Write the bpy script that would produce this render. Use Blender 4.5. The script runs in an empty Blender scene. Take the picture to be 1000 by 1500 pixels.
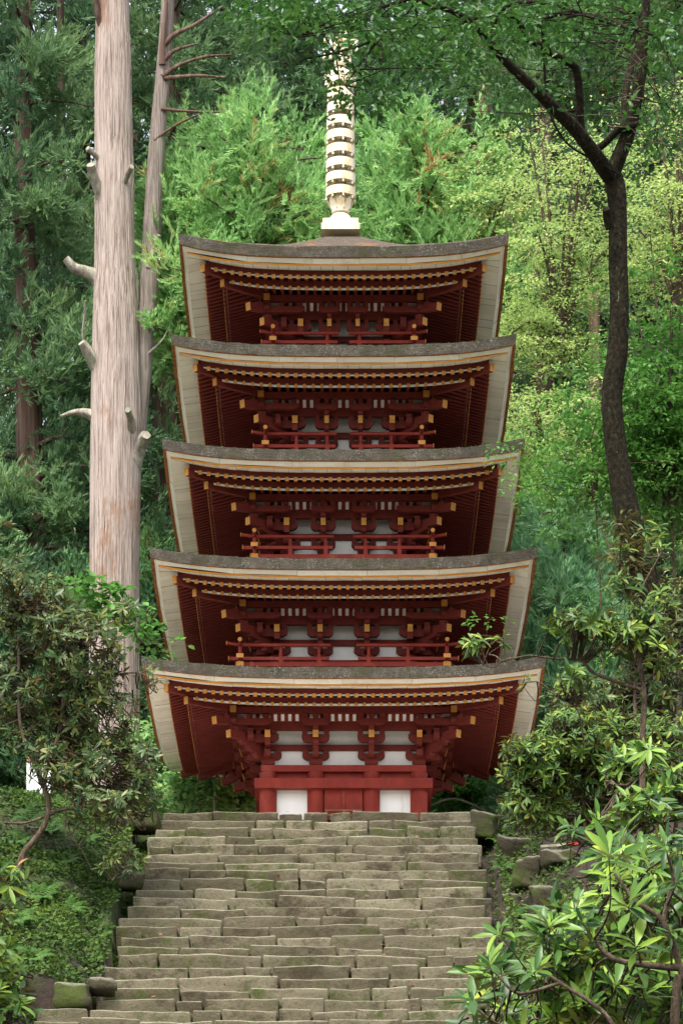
import bpy, math, random
import numpy as np
from mathutils import Vector, Matrix
R = math.radians
random.seed(5)
RNG = np.random.default_rng(11)
scn = bpy.context.scene
COL = scn.collection

# ------------------------------------------------------------------ camera, sky, sun, exposure
F, HZ = 4970.0, 2349.0                      # focal length and eye level, measured on the 1000 x 1500 photograph
cam = bpy.data.objects.new("camera", bpy.data.cameras.new("camera"))
COL.objects.link(cam)
cam.location = (0, 0, 0)
cam.rotation_euler = (R(90), 0, 0)
cam.data.sensor_width = 36.0
cam.data.lens = F / 1500 * 36.0
cam.data.shift_y = (HZ - 750) / 1500.0
cam.data.clip_start = 0.5
cam.data.clip_end = 2000
scn.camera = cam

SUN_EL, SUN_AZ = 60.0, 206.0                # azimuth clockwise from +Y: behind the viewer, a little to the left
w = bpy.data.worlds.new("World")
scn.world = w
w.use_nodes = True
nt = w.node_tree
bg = nt.nodes["Background"]
sky = nt.nodes.new("ShaderNodeTexSky")
sky.sky_type = 'NISHITA'
sky.sun_disc = False
sky.sun_elevation = R(SUN_EL)
sky.sun_rotation = R(SUN_AZ)
sky.dust_density = 3.0
sky.ozone_density = 0.6
hsv = nt.nodes.new("ShaderNodeHueSaturation")
hsv.inputs["Saturation"].default_value = 0.35
nt.links.new(sky.outputs[0], hsv.inputs["Color"])
nt.links.new(hsv.outputs[0], bg.inputs[0])
bg.inputs[1].default_value = 0.15
sl = bpy.data.lights.new("sun", 'SUN')
sl.energy = 2.0
sl.angle = R(14)
sl.color = (1.0, 0.95, 0.86)
so = bpy.data.objects.new("sun", sl)
COL.objects.link(so)
_d = Vector((math.sin(R(SUN_AZ)) * math.cos(R(SUN_EL)), math.cos(R(SUN_AZ)) * math.cos(R(SUN_EL)), math.sin(R(SUN_EL))))
so.rotation_euler = _d.to_track_quat('Z', 'Y').to_euler()
so.location = _d * 60
scn.view_settings.view_transform = 'Standard'
scn.view_settings.look = 'None'
scn.view_settings.exposure = 1.5
scn.view_settings.gamma = 1.0


def W(px, py, Y):
    """point of the world seen at a pixel of the photograph, Y metres ahead"""
    return np.array([(px - 500) * Y / F, Y, (HZ - py) * Y / F])


# ------------------------------------------------------------------ materials
def newmat(name):
    m = bpy.data.materials.new(name)
    m.use_nodes = True
    n = m.node_tree
    return m, n, n.nodes["Principled BSDF"]


def ramp(n, stops, src):
    r = n.nodes.new("ShaderNodeValToRGB")
    el = r.color_ramp.elements
    while len(el) < len(stops):
        el.new(0.5)
    for e, (p, c) in zip(el, stops):
        e.position = p
        e.color = (*c, 1) if len(c) == 3 else c
    n.links.new(src, r.inputs[0])
    return r.outputs[0]


def noise(n, scale, detail=4, rough=0.6, stretch=(1, 1, 1), coord="Object", off=0):
    tc = n.nodes.new("ShaderNodeNewGeometry" if coord == "World" else "ShaderNodeTexCoord")
    coord = "Position" if coord == "World" else coord
    mp = n.nodes.new("ShaderNodeMapping")
    mp.inputs["Scale"].default_value = stretch
    mp.inputs["Location"].default_value = (off, off * .7, off * 1.3)
    n.links.new(tc.outputs[coord], mp.inputs[0])
    t = n.nodes.new("ShaderNodeTexNoise")
    t.inputs["Scale"].default_value = scale
    t.inputs["Detail"].default_value = detail
    t.inputs["Roughness"].default_value = rough
    n.links.new(mp.outputs[0], t.inputs["Vector"])
    return t.outputs["Fac"]


def mixc(n, fac, a, b):
    m = n.nodes.new("ShaderNodeMix")
    m.data_type = 'RGBA'
    if isinstance(fac, float):
        m.inputs[0].default_value = fac
    else:
        n.links.new(fac, m.inputs[0])
    for i, v in ((6, a), (7, b)):
        if isinstance(v, tuple):
            m.inputs[i].default_value = (*v, 1)
        else:
            n.links.new(v, m.inputs[i])
    return m.outputs[2]


def bump(n, b, src, strength=0.4, dist=0.02):
    bp = n.nodes.new("ShaderNodeBump")
    bp.inputs["Strength"].default_value = strength
    bp.inputs["Distance"].default_value = dist
    n.links.new(src, bp.inputs["Height"])
    n.links.new(bp.outputs[0], b.inputs["Normal"])


def paint(name, c1, c2, rough=0.6, scale=5.0, stretch=(1, 1, 1), bs=0.25, speck=None, streak=None, tone=False):
    m, n, b = newmat(name)
    f = noise(n, scale, 6, 0.65, stretch)
    c = ramp(n, [(0.35, c1), (0.68, c2)], f)
    if streak:                                # weathering: faded or stained runs in the paint
        f3 = noise(n, streak[1], 5, 0.75, streak[3], off=8)
        c = mixc(n, ramp(n, [(streak[2], (0, 0, 0)), (streak[2] + .16, (.8, .8, .8))], f3), c, streak[0])
    if speck:
        f2 = noise(n, speck[1], 3, 0.7, stretch, off=3)
        k = ramp(n, [(speck[2], (0, 0, 0)), (speck[2] + .05, (1, 1, 1))], f2)
        c = mixc(n, k, c, speck[0])
    if tone:                                  # board to board difference
        at = n.nodes.new("ShaderNodeAttribute"); at.attribute_name = "rnd"
        mu = n.nodes.new("ShaderNodeMix"); mu.data_type = 'RGBA'; mu.blend_type = 'MULTIPLY'
        mu.inputs[0].default_value = 1.0
        n.links.new(c, mu.inputs[6])
        n.links.new(ramp(n, [(0, (.89, .87, .84)), (1, (1, 1, 1))], at.outputs["Fac"]), mu.inputs[7])
        c = mu.outputs[2]
    n.links.new(c, b.inputs["Base Color"])
    b.inputs["Roughness"].default_value = rough
    b.inputs["Specular IOR Level"].default_value = 0.22
    bump(n, b, noise(n, scale * 6, 4, 0.6, stretch), bs, 0.006)
    return m


M = {}
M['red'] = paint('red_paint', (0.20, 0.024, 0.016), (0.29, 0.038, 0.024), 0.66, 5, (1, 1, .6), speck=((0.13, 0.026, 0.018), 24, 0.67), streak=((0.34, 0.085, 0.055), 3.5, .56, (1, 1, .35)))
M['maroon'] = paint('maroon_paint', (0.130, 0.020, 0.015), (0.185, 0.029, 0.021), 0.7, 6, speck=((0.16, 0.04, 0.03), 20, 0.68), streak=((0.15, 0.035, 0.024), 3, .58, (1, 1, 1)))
M['gold'] = paint('ochre_paint', (0.48, 0.20, 0.035), (0.66, 0.32, 0.085), 0.6, 9)
M['white'] = paint('white_plaster', (0.82, 0.81, 0.78), (0.90, 0.89, 0.87), 0.85, 4, (1, 1, .5), speck=((0.46, 0.42, 0.35), 30, 0.71), streak=((0.60, 0.57, 0.51), 7, .60, (1, 1, .16)))
M['cream'] = paint('cream_board', (0.80, 0.76, 0.66), (0.88, 0.85, 0.77), 0.8, 3.0, (1, 1, 1), speck=((0.42, 0.32, 0.20), 17, 0.70), streak=((0.62, 0.53, 0.40), 1.6, .56, (1, 1, 1)), tone=True)
M['stripe'] = paint('ochre_edge', (0.50, 0.19, 0.02), (0.62, 0.27, 0.05), 0.6, 7)
M['brown'] = paint('brown_bark_underside', (0.16, 0.055, 0.02), (0.42, 0.17, 0.06), 0.9, 14, (1, 1, 1), 0.8)
M['darkwood'] = paint('brown_wood', (0.15, 0.07, 0.035), (0.25, 0.12, 0.06), 0.7, 8)


def mat_roof():
    m, n, b = newmat('cypress_bark_roof')
    f = noise(n, 7, 8, 0.7)
    c = ramp(n, [(0.3, (0.030, 0.025, 0.020)), (0.52, (0.085, 0.070, 0.054)), (0.75, (0.165, 0.138, 0.108))], f)
    lay = noise(n, 5, 6, 0.75, (1, 1, 24))
    c = mixc(n, ramp(n, [(0.42, (0, 0, 0)), (0.62, (.8, .8, .8))], lay), c, (0.10, 0.085, 0.068))
    li = noise(n, 48, 5, 0.8, off=5)
    lj = noise(n, 3.0, 7, 0.78, (1, 1, 1.0), off=9)
    mu = n.nodes.new("ShaderNodeMath"); mu.operation = 'MULTIPLY'
    n.links.new(ramp(n, [(0.53, (0, 0, 0)), (0.62, (.75, .75, .75))], li), mu.inputs[0])
    n.links.new(ramp(n, [(0.41, (0, 0, 0)), (0.58, (1, 1, 1))], lj), mu.inputs[1])
    c = mixc(n, mu.outputs[0], c, (0.34, 0.355, 0.31))
    ms = noise(n, 2.6, 5, 0.7, off=14)
    c = mixc(n, ramp(n, [(0.50, (0, 0, 0)), (0.66, (.75, .75, .75))], ms), c, (0.062, 0.066, 0.030))
    n.links.new(c, b.inputs["Base Color"])
    b.inputs["Roughness"].default_value = 0.95
    b.inputs["Specular IOR Level"].default_value = 0.08
    bump(n, b, noise(n, 9, 6, 0.75, (1, 1, 14)), 1.0, 0.03)
    return m


M['roof'] = mat_roof()


def mat_roof_top():
    m, n, b = newmat('cypress_bark_roof_rusty')
    f = noise(n, 18, 7, 0.75)
    c = ramp(n, [(0.3, (0.055, 0.045, 0.036)), (0.55, (0.11, 0.088, 0.07)), (0.75, (0.20, 0.17, 0.14))], f)
    tc = n.nodes.new("ShaderNodeTexCoord")
    ln = n.nodes.new("ShaderNodeVectorMath"); ln.operation = 'LENGTH'
    n.links.new(tc.outputs["Object"], ln.inputs[0])
    k = noise(n, 2.4, 5, 0.7, off=4)
    ad = n.nodes.new("ShaderNodeMath"); ad.operation = 'MULTIPLY_ADD'
    ad.inputs[1].default_value = 1.6
    n.links.new(k, ad.inputs[0]); n.links.new(ln.outputs["Value"], ad.inputs[2])
    c = mixc(n, ramp(n, [(1.0, (0, 0, 0)), (1.0, (0, 0, 0))], ad.outputs[0]), c, (0.42, 0.19, 0.06))
    rust = noise(n, 1.3, 5, 0.75, off=21)
    c = mixc(n, ramp(n, [(0.56, (0, 0, 0)), (0.70, (.7, .7, .7))], rust), c, (0.30, 0.13, 0.045))
    n.links.new(c, b.inputs["Base Color"])
    b.inputs["Roughness"].default_value = 0.95
    b.inputs["Specular IOR Level"].default_value = 0.08
    bump(n, b, noise(n, 30, 6, 0.75), 0.9, 0.03)
    return m


M['rooftop'] = mat_roof_top()


M['bounce_bark'] = paint('pale_bounce_bark', (0.20, 0.18, 0.15), (0.38, 0.35, 0.30), .95, 9, bs=.8)  # unseen roof slopes made paler to bounce light under the eaves above


def mat_metal():
    m, n, b = newmat('gilt_bronze')
    f = noise(n, 7, 5, 0.7, (1, 1, .4))
    c = ramp(n, [(0.42, (0.74, 0.69, 0.55)), (0.56, (0.70, 0.58, 0.36)), (0.70, (0.46, 0.26, 0.11))], f)
    n.links.new(c, b.inputs["Base Color"])
    b.inputs["Roughness"].default_value = 0.55
    b.inputs["Metallic"].default_value = 0.0
    return m


M['metal'] = mat_metal()
M['hub'] = paint('weathered_bronze', (0.26, 0.22, 0.15), (0.46, 0.40, 0.28), .6, 9, (1, 1, .4))


def mat_stone(name='step_stone', g=1.0, moss=.53):
    m, n, b = newmat(name)
    at = n.nodes.new("ShaderNodeAttribute"); at.attribute_name = "rnd"
    W_ = "World"
    f = noise(n, 2.6, 8, 0.70, coord=W_)
    c = ramp(n, [(0.28, (0.075 * g, 0.066 * g, 0.040 * g)), (0.5, (0.148 * g, 0.130 * g, 0.086 * g)), (0.74, (0.245 * g, 0.220 * g, 0.155 * g))], f)
    tone = ramp(n, [(0, (0.07 * g, 0.058 * g, 0.036 * g)), (.5, (0.140 * g, 0.122 * g, 0.080 * g)), (1, (0.275 * g, 0.245 * g, 0.172 * g))], at.outputs["Fac"])
    c = mixc(n, .6, c, tone)
    st = noise(n, 1.0, 7, 0.78, (1, 1, 1.3), coord=W_, off=6)
    c = mixc(n, ramp(n, [(0.50, (0, 0, 0)), (0.60, (.85, .85, .85))], st), c, (0.052 * g, 0.040 * g, 0.026 * g))
    ms = noise(n, 1.5, 7, 0.78, coord=W_, off=12)
    c = mixc(n, ramp(n, [(moss, (0, 0, 0)), (moss + .1, (.85, .85, .85))], ms), c, (0.060, 0.082, 0.018))
    ge = n.nodes.new("ShaderNodeNewGeometry")   # upward faces painted paler, as if catching sky light along the tread edges
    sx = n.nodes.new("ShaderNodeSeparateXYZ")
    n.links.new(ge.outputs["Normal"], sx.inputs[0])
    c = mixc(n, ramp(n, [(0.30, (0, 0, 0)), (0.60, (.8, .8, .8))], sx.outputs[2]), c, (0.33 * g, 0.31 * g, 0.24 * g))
    sp = noise(n, 34, 4, 0.7, coord=W_, off=2)
    c = mixc(n, ramp(n, [(0.54, (0, 0, 0)), (0.64, (.55, .55, .55))], sp), c, (0.085 * g, 0.075 * g, 0.048 * g))
    n.links.new(c, b.inputs["Base Color"])
    b.inputs["Roughness"].default_value = 0.92
    b.inputs["Specular IOR Level"].default_value = 0.12
    bump(n, b, noise(n, 15, 8, 0.74, coord=W_), 1.0, 0.035)
    return m


M['stone'] = mat_stone(g=1.12)
M['boulder'] = mat_stone('mossy_stone', 0.6, .47)


def mat_ground():
    m, n, b = newmat('mossy_soil')
    f = noise(n, 3.0, 8, 0.7)
    soil = ramp(n, [(0.3, (0.016, 0.011, 0.007)), (0.55, (0.040, 0.027, 0.017)), (0.75, (0.085, 0.058, 0.037))], f)
    k = noise(n, 0.75, 6, 0.72, off=3)
    moss = ramp(n, [(0.3, (0.020, 0.036, 0.007)), (0.7, (0.06, 0.095, 0.015))], noise(n, 9, 5, 0.7))
    tc = n.nodes.new("ShaderNodeTexCoord")
    sx = n.nodes.new("ShaderNodeSeparateXYZ")
    n.links.new(tc.outputs["Object"], sx.inputs[0])
    mr = n.nodes.new("ShaderNodeMapRange")
    mr.inputs[1].default_value = -2.0; mr.inputs[2].default_value = 2.5
    mr.inputs[3].default_value = 0.05; mr.inputs[4].default_value = -0.08
    n.links.new(sx.outputs[0], mr.inputs[0])
    ad = n.nodes.new("ShaderNodeMath"); ad.operation = 'ADD'
    n.links.new(k, ad.inputs[0]); n.links.new(mr.outputs[0], ad.inputs[1])
    c = mixc(n, ramp(n, [(0.50, (0, 0, 0)), (0.60, (1, 1, 1))], ad.outputs[0]), soil, moss)
    n.links.new(c, b.inputs["Base Color"])
    b.inputs["Roughness"].default_value = 1.0
    bump(n, b, noise(n, 14, 8, 0.75), 1.0, 0.06)
    return m


M['ground'] = mat_ground()


def mat_bark(name, c1, c2, c3, lich=None, sxy=9.0, sz=0.5, bs=0.9, dist=0.05):
    m, n, b = newmat(name)
    f = noise(n, sxy, 7, 0.68, (1, 1, sz / sxy))
    c = ramp(n, [(0.30, c1), (0.48, c2), (0.70, c3)], f)
    if lich:
        col, sc, th = lich
        li = noise(n, sc, 6, 0.72, (1, 1, .45), off=7)
        c = mixc(n, ramp(n, [(th, (0, 0, 0)), (th + .10, (.85, .85, .85))], li), c, col)
    n.links.new(c, b.inputs["Base Color"])
    b.inputs["Roughness"].default_value = 0.95
    b.inputs["Specular IOR Level"].default_value = 0.08
    bump(n, b, f, bs, dist)
    return m


M['pale_bark'] = mat_bark('pale_cedar_bark', (0.12, 0.080, 0.065), (0.42, 0.335, 0.29), (0.58, 0.495, 0.44), ((0.33, 0.19, 0.125), 1.3, 0.57), 42, 1.3, 1.0, .06)
M['grey_bark'] = mat_bark('grey_cedar_bark', (0.08, 0.058, 0.048), (0.25, 0.205, 0.178), (0.40, 0.34, 0.30), ((0.22, 0.22, 0.15), 1.5, 0.55), 42, 1.3, 1.0, .06)
M['limb_wood'] = mat_bark('weathered_wood', (0.12, 0.095, 0.07), (0.30, 0.27, 0.215), (0.46, 0.42, 0.35), ((0.22, 0.25, 0.15), 3, 0.55), 14, 3)
M['cedar_bark'] = mat_bark('cedar_bark', (0.045, 0.027, 0.020), (0.12, 0.075, 0.058), (0.21, 0.15, 0.12), ((0.16, 0.17, 0.14), 2, 0.58), 14, 0.5)
M['dark_bark'] = mat_bark('dark_mossy_bark', (0.006, 0.005, 0.003), (0.018, 0.015, 0.009), (0.042, 0.036, 0.022), ((0.12, 0.135, 0.09), 16, 0.60), 22, 16)
M['twig'] = mat_bark('twig_bark', (0.04, 0.029, 0.02), (0.095, 0.07, 0.047), (0.19, 0.15, 0.11), None, 20, 8)


def leafmat(name, stops, rough=0.5, transl=0.35, under=None, spec=0.4):
    m, n, b = newmat(name)
    at = n.nodes.new("ShaderNodeAttribute")
    at.attribute_name = "rnd"
    c = ramp(n, stops, at.outputs["Fac"])
    if under:
        ge = n.nodes.new("ShaderNodeNewGeometry")
        c = mixc(n, ge.outputs["Backfacing"], c, under)
    n.links.new(c, b.inputs["Base Color"])
    b.inputs["Roughness"].default_value = rough
    b.inputs["Specular IOR Level"].default_value = spec
    tr = n.nodes.new("ShaderNodeBsdfTranslucent")
    n.links.new(c, tr.inputs[0])
    mx = n.nodes.new("ShaderNodeMixShader")
    mx.inputs[0].default_value = transl
    n.links.new(b.outputs[0], mx.inputs[1])
    n.links.new(tr.outputs[0], mx.inputs[2])
    n.links.new(mx.outputs[0], n.nodes["Material Output"].inputs[0])
    return m


M['cedar_dark'] = leafmat('dark_cedar_foliage', [(0, (0.076, 0.155, 0.080)), (.6, (0.145, 0.26, 0.115)), (1, (0.23, 0.35, 0.14))], .6, .45)
M['cedar_mid'] = leafmat('cedar_foliage', [(0, (0.075, 0.17, 0.08)), (.6, (0.135, 0.27, 0.11)), (.95, (0.20, 0.35, 0.12)), (1, (0.24, 0.12, 0.05))], .6, .35)
M['cedar_light'] = leafmat('fresh_cedar_foliage', [(0, (0.20, 0.38, 0.13)), (.6, (0.32, 0.56, 0.20)), (.95, (0.43, 0.63, 0.23)), (.985, (0.42, 0.45, 0.13)), (1, (0.38, 0.20, 0.08))], .6, .4)
M['cedar_soft'] = leafmat('soft_cedar_foliage', [(0, (0.13, 0.29, 0.14)), (1, (0.29, 0.50, 0.24))], .6, .35)
M['maple'] = leafmat('yellow_green_leaves', [(0, (0.22, 0.35, 0.10)), (.5, (0.38, 0.51, 0.155)), (1, (0.58, 0.65, 0.24))], .5, .5)
M['cherry'] = leafmat('cherry_leaves', [(0, (0.018, 0.062, 0.012)), (.6, (0.042, 0.125, 0.02)), (1, (0.095, 0.21, 0.035))], .5, .36)
M['green'] = leafmat('bright_green_leaves', [(0, (0.055, 0.16, 0.03)), (.6, (0.115, 0.29, 0.05)), (1, (0.20, 0.40, 0.08))], .45, .4)
M['shrub'] = leafmat('pale_shrub_leaves', [(0, (0.15, 0.31, 0.11)), (.6, (0.26, 0.46, 0.17)), (1, (0.40, 0.54, 0.16))], .5, .4)
M['rhodo'] = leafmat('rhododendron_leaves', [(0, (0.035, 0.090, 0.016)), (.5, (0.105, 0.185, 0.022)), (.85, (0.24, 0.31, 0.035)), (.95, (0.26, 0.28, 0.05)), (1, (0.24, 0.12, 0.03))], .42, .2, (0.15, 0.125, 0.035), .28)
M['rhodo_dark'] = leafmat('olive_rhododendron_leaves', [(0, (0.024, 0.06, 0.014)), (.45, (0.065, 0.10, 0.018)), (.8, (0.135, 0.145, 0.028)), (1, (0.17, 0.11, 0.03))], .42, .15, (0.13, 0.105, 0.028), .3)
M['rhodo_near'] = leafmat('glossy_rhododendron_leaves', [(0, (0.024, 0.070, 0.014)), (.35, (0.075, 0.165, 0.022)), (.65, (0.18, 0.30, 0.032)), (.92, (0.29, 0.40, 0.045)), (.98, (0.36, 0.36, 0.05)), (1, (0.34, 0.16, 0.03))], .40, .2, (0.17, 0.17, 0.045), .3)
M['fern'] = leafmat('fern_fronds', [(0, (0.025, 0.085, 0.012)), (.6, (0.06, 0.15, 0.02)), (1, (0.12, 0.22, 0.03))], .6, .35)
M['moss'] = leafmat('moss_leaves', [(0, (0.02, 0.05, 0.008)), (.6, (0.06, 0.12, 0.014)), (1, (0.13, 0.19, 0.026))], .8, .3)
M['dead'] = leafmat('dead_cedar_sprays', [(0, (0.07, 0.025, 0.015)), (.6, (0.17, 0.07, 0.04)), (1, (0.28, 0.14, 0.08))], .8, .2)


# ------------------------------------------------------------------ object helpers
def link(o, parent=None):
    COL.objects.link(o)
    if parent:
        o.parent = parent
    return o


def tag(o, label=None, cat=None, group=None, kind=None):
    for k, v in (('label', label), ('category', cat), ('group', group), ('kind', kind)):
        if v:
            o[k] = v
    return o


def thing(name, loc, label, cat, group=None):
    o = bpy.data.objects.new(name, None)
    o.location = loc
    o.empty_display_size = 0.3
    link(o)
    return tag(o, label, cat, group)


class MB:
    def __init__(s):
        s.v, s.f, s.m, s.sm = [], [], [], []
        s.val = []
        s.n = 0

    def add(s, V, Fc, mat, smooth=False, val=None):
        if val is not None:
            s.val += [val] * len(Fc)
        s.v.append(np.asarray(V, float))
        for f in Fc:
            s.f.append(tuple(i + s.n for i in f))
            s.m.append(mat)
            s.sm.append(smooth)
        s.n += len(V)

    def box(s, c, d, mat, rz=0, taper=1.0, shade=None):
        x, y, z = d[0] / 2, d[1] / 2, d[2] / 2
        t = taper
        V = np.array([(-x * t, -y * t, -z), (x * t, -y * t, -z), (x * t, y * t, -z), (-x * t, y * t, -z), (-x, -y, z), (x, -y, z), (x, y, z), (-x, y, z)])
        if rz:
            cr, sr = math.cos(rz), math.sin(rz)
            V = V @ np.array([[cr, sr, 0], [-sr, cr, 0], [0, 0, 1]])
        s.add(V + np.array(c), [(3, 2, 1, 0), (4, 5, 6, 7), (0, 1, 5, 4), (1, 2, 6, 5), (2, 3, 7, 6), (3, 0, 4, 7)], mat)

    def beam(s, p0, p1, wd, ht, mat, endmat=None, capl=0.0):
        p0, p1 = np.array(p0, float), np.array(p1, float)
        a = p1 - p0
        L = np.linalg.norm(a)
        a /= L
        sd = np.cross(a, (0, 0, 1)); sd /= np.linalg.norm(sd)
        up = np.cross(sd, a)
        q = [p0 + sd * i * wd / 2 + up * j * ht / 2 for i, j in ((-1, -1), (1, -1), (1, 1), (-1, 1))]
        r = [x + a * L for x in q]
        s.add(q + r, [(0, 1, 5, 4), (1, 2, 6, 5), (2, 3, 7, 6), (3, 0, 4, 7), (3, 2, 1, 0)], mat)
        if capl and endmat:                       # painted tip: slightly proud sleeve
            g = 1.06
            q = [p1 - a * capl + sd * i * wd * g / 2 + up * j * ht * g / 2 for i, j in ((-1, -1), (1, -1), (1, 1), (-1, 1))]
            r = [x + a * (capl + .003) for x in q]
            s.add(q + r, [(0, 1, 5, 4), (1, 2, 6, 5), (2, 3, 7, 6), (3, 0, 4, 7), (3, 2, 1, 0), (4, 5, 6, 7)], endmat)
        else:
            s.add(r, [(0, 1, 2, 3)], endmat or mat)

    def prism(s, prof, o, u, v, depth, mat):
        """polygon prof in the plane (u, v) at o, extruded both ways along u x v"""
        o, u, v = (np.array(k, float) for k in (o, u, v))
        nn = np.cross(u, v)
        P = [o + u * a + v * b - nn * depth / 2 for a, b in prof] + [o + u * a + v * b + nn * depth / 2 for a, b in prof]
        k = len(prof)
        s.add(P, [tuple(range(k))[::-1], tuple(range(k, 2 * k))] + [(i, (i + 1) % k, k + (i + 1) % k, k + i) for i in range(k)], mat)

    def tube(s, pts, rad, mat, seg=8, wob=0.0, cap=True, seed=0, endmat=None):
        pts = np.asarray(pts, float)
        k = len(pts)
        rad = np.broadcast_to(np.asarray(rad, float), (k,))
        tg = np.gradient(pts, axis=0)
        tg /= np.linalg.norm(tg, axis=1)[:, None] + 1e-9
        ref = np.array((0, 1.0, 0)) if abs(tg[0][2]) > .8 else np.array((0, 0, 1.0))
        th = np.arange(seg) / seg * 2 * math.pi
        V = []
        for i in range(k):
            a = np.cross(ref, tg[i]); a /= np.linalg.norm(a) + 1e-9
            b = np.cross(tg[i], a)
            r = rad[i] * np.ones(seg)
            if wob:
                r = r * (1 + wob * (.5 * np.sin(5 * th + seed + i * .06) + .35 * np.sin(9 * th + 2 * seed - i * .09) + .4 * np.sin(2 * th + i * .35 + seed) + .25 * np.sin(15 * th + i * .15)))
            V.append(pts[i] + np.outer(np.cos(th) * r, a) + np.outer(np.sin(th) * r, b))
        V = np.concatenate(V)
        Fc = [(i * seg + j, i * seg + (j + 1) % seg, (i + 1) * seg + (j + 1) % seg, (i + 1) * seg + j) for i in range(k - 1) for j in range(seg)]
        s.add(V, Fc, mat, True)
        if cap:
            s.add(V[-seg:], [tuple(range(seg))], endmat or mat)
            s.add(V[:seg], [tuple(range(seg))[::-1]], mat)

    def lathe(s, prof, c, mat, seg=20, flat=False):
        th = np.arange(seg) / seg * 2 * math.pi
        V = np.concatenate([np.stack([c[0] + r * np.cos(th), c[1] + r * np.sin(th), np.full(seg, c[2] + z)], 1) for r, z in prof])
        k = len(prof)
        s.add(V, [(i * seg + j, i * seg + (j + 1) % seg, (i + 1) * seg + (j + 1) % seg, (i + 1) * seg + j) for i in range(k - 1) for j in range(seg)], mat, not flat)

    def mesh(s, name):
        me = bpy.data.meshes.new(name)
        V = np.concatenate(s.v) if s.v else np.zeros((0, 3))
        me.from_pydata(V.tolist(), [], s.f)
        names = list(dict.fromkeys(s.m))
        for nme in names:
            me.materials.append(M[nme])
        ix = {nme: i for i, nme in enumerate(names)}
        me.polygons.foreach_set("material_index", [ix[a] for a in s.m])
        me.polygons.foreach_set("use_smooth", s.sm)
        if len(s.val) == len(s.f):
            at = me.attributes.new("rnd", 'FLOAT', 'FACE')
            at.data.foreach_set("value", s.val)
        me.update()
        return me

    def build(s, name, parent=None, loc=(0, 0, 0), rz=0):
        o = bpy.data.objects.new(name, s.mesh(name))
        o.location = loc
        o.rotation_euler[2] = rz
        return link(o, parent)


def copy_obj(o, parent, loc=None, rz=None):
    c = o.copy()
    COL.objects.link(c)
    c.parent = parent
    if loc is not None:
        c.location = loc
    if rz is not None:
        c.rotation_euler[2] = rz
    return c


# -- leaf templates: (u along, v across, w lift), triangles
T_RHOMB = (np.array([(0, 0, 0), (.45, .5, .06), (1, 0, -.06), (.45, -.5, .06)]), np.array([(0, 3, 2), (0, 2, 1)]))
T_BLADE = (np.array([(0, -.5, 0), (0, .5, 0), (.6, -.42, .05), (.6, .42, .05), (1, 0, 0)]), np.array([(0, 2, 3), (0, 3, 1), (2, 4, 3)]))
T_LONG = (np.array([(0, 0, 0), (.3, .36, .05), (.3, 0, .01), (.3, -.36, .05), (.62, .5, .01), (.62, 0, -.04), (.62, -.5, .01), (.88, .27, -.07), (.88, 0, -.105), (.88, -.27, -.07), (1, 0, -.15)]),
          np.array([(0, 2, 1), (0, 3, 2), (1, 2, 5), (1, 5, 4), (2, 3, 6), (2, 6, 5), (4, 5, 8), (4, 8, 7), (5, 6, 9), (5, 9, 8), (7, 8, 10), (8, 9, 10)]))
T_FLAT = (T_LONG[0] * np.array([1, .9, .35]) + np.array([0, 0, 0]), T_LONG[1])
T_CURL = (T_LONG[0] * np.array([.96, .85, 1]) + np.stack([0 * T_LONG[0][:, 0], .10 * T_LONG[0][:, 0] ** 2, -.16 * T_LONG[0][:, 0] ** 2], 1), T_LONG[1])
T_BROAD = (np.array([(0, 0, 0), (.25, .42, .05), (.25, -.42, .05), (.6, .45, .03), (.6, -.45, .03), (1, 0, -.1), (.45, 0, -.02)]),
           np.array([(0, 6, 1), (0, 2, 6), (1, 6, 3), (2, 4, 6), (3, 6, 5), (4, 5, 6)]))


def unit(a):
    return a / (np.linalg.norm(a, axis=-1, keepdims=True) + 1e-9)


def leaf_arrays(P, D, N, L, Wd, tmpl):
    tv, tf = tmpl
    D = unit(D)
    S = unit(np.cross(N, D))
    N2 = np.cross(D, S)
    n = len(P)
    L = np.broadcast_to(L, (n,)); Wd = np.broadcast_to(Wd, (n,))
    V = P[:, None, :] + (L[:, None] * tv[None, :, 0])[..., None] * D[:, None, :] + (Wd[:, None] * tv[None, :, 1])[..., None] * S[:, None, :] + (L[:, None] * tv[None, :, 2])[..., None] * N2[:, None, :]
    Fc = (np.arange(n)[:, None, None] * len(tv) + tf[None]).reshape(-1, 3)
    return V.reshape(-1, 3), Fc, len(tf)


def leaf_mesh(name, sets, mat):
    """sets: list of (P, D, N, L, W, template, rnd)"""
    Vs, Fs, Rs, off = [], [], [], 0
    for P, D, N, L, Wd, tm, rnd in sets:
        V, Fc, k = leaf_arrays(P, D, N, L, Wd, tm)
        Vs.append(V); Fs.append(Fc + off); Rs.append(np.repeat(np.clip(rnd, 0, 1), k)); off += len(V)
    V = np.concatenate(Vs); Fc = np.concatenate(Fs); rr = np.concatenate(Rs)
    me = bpy.data.meshes.new(name)
    me.vertices.add(len(V)); me.vertices.foreach_set("co", V.astype(np.float32).ravel())
    me.loops.add(len(Fc) * 3); me.loops.foreach_set("vertex_index", Fc.astype(np.int32).ravel())
    me.polygons.add(len(Fc)); me.polygons.foreach_set("loop_start", np.arange(0, len(Fc) * 3, 3, dtype=np.int32))
    a = me.attributes.new("rnd", 'FLOAT', 'FACE')
    a.data.foreach_set("value", rr.astype(np.float32))
    me.materials.append(M[mat])
    me.update(calc_edges=True)
    me.validate()
    return me


def place(me, name, parent=None, loc=(0, 0, 0), rz=0, sc=1.0):
    o = bpy.data.objects.new(name, me)
    o.location = loc
    o.rotation_euler[2] = rz
    o.scale = (sc, sc, sc)
    return link(o, parent)


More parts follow.
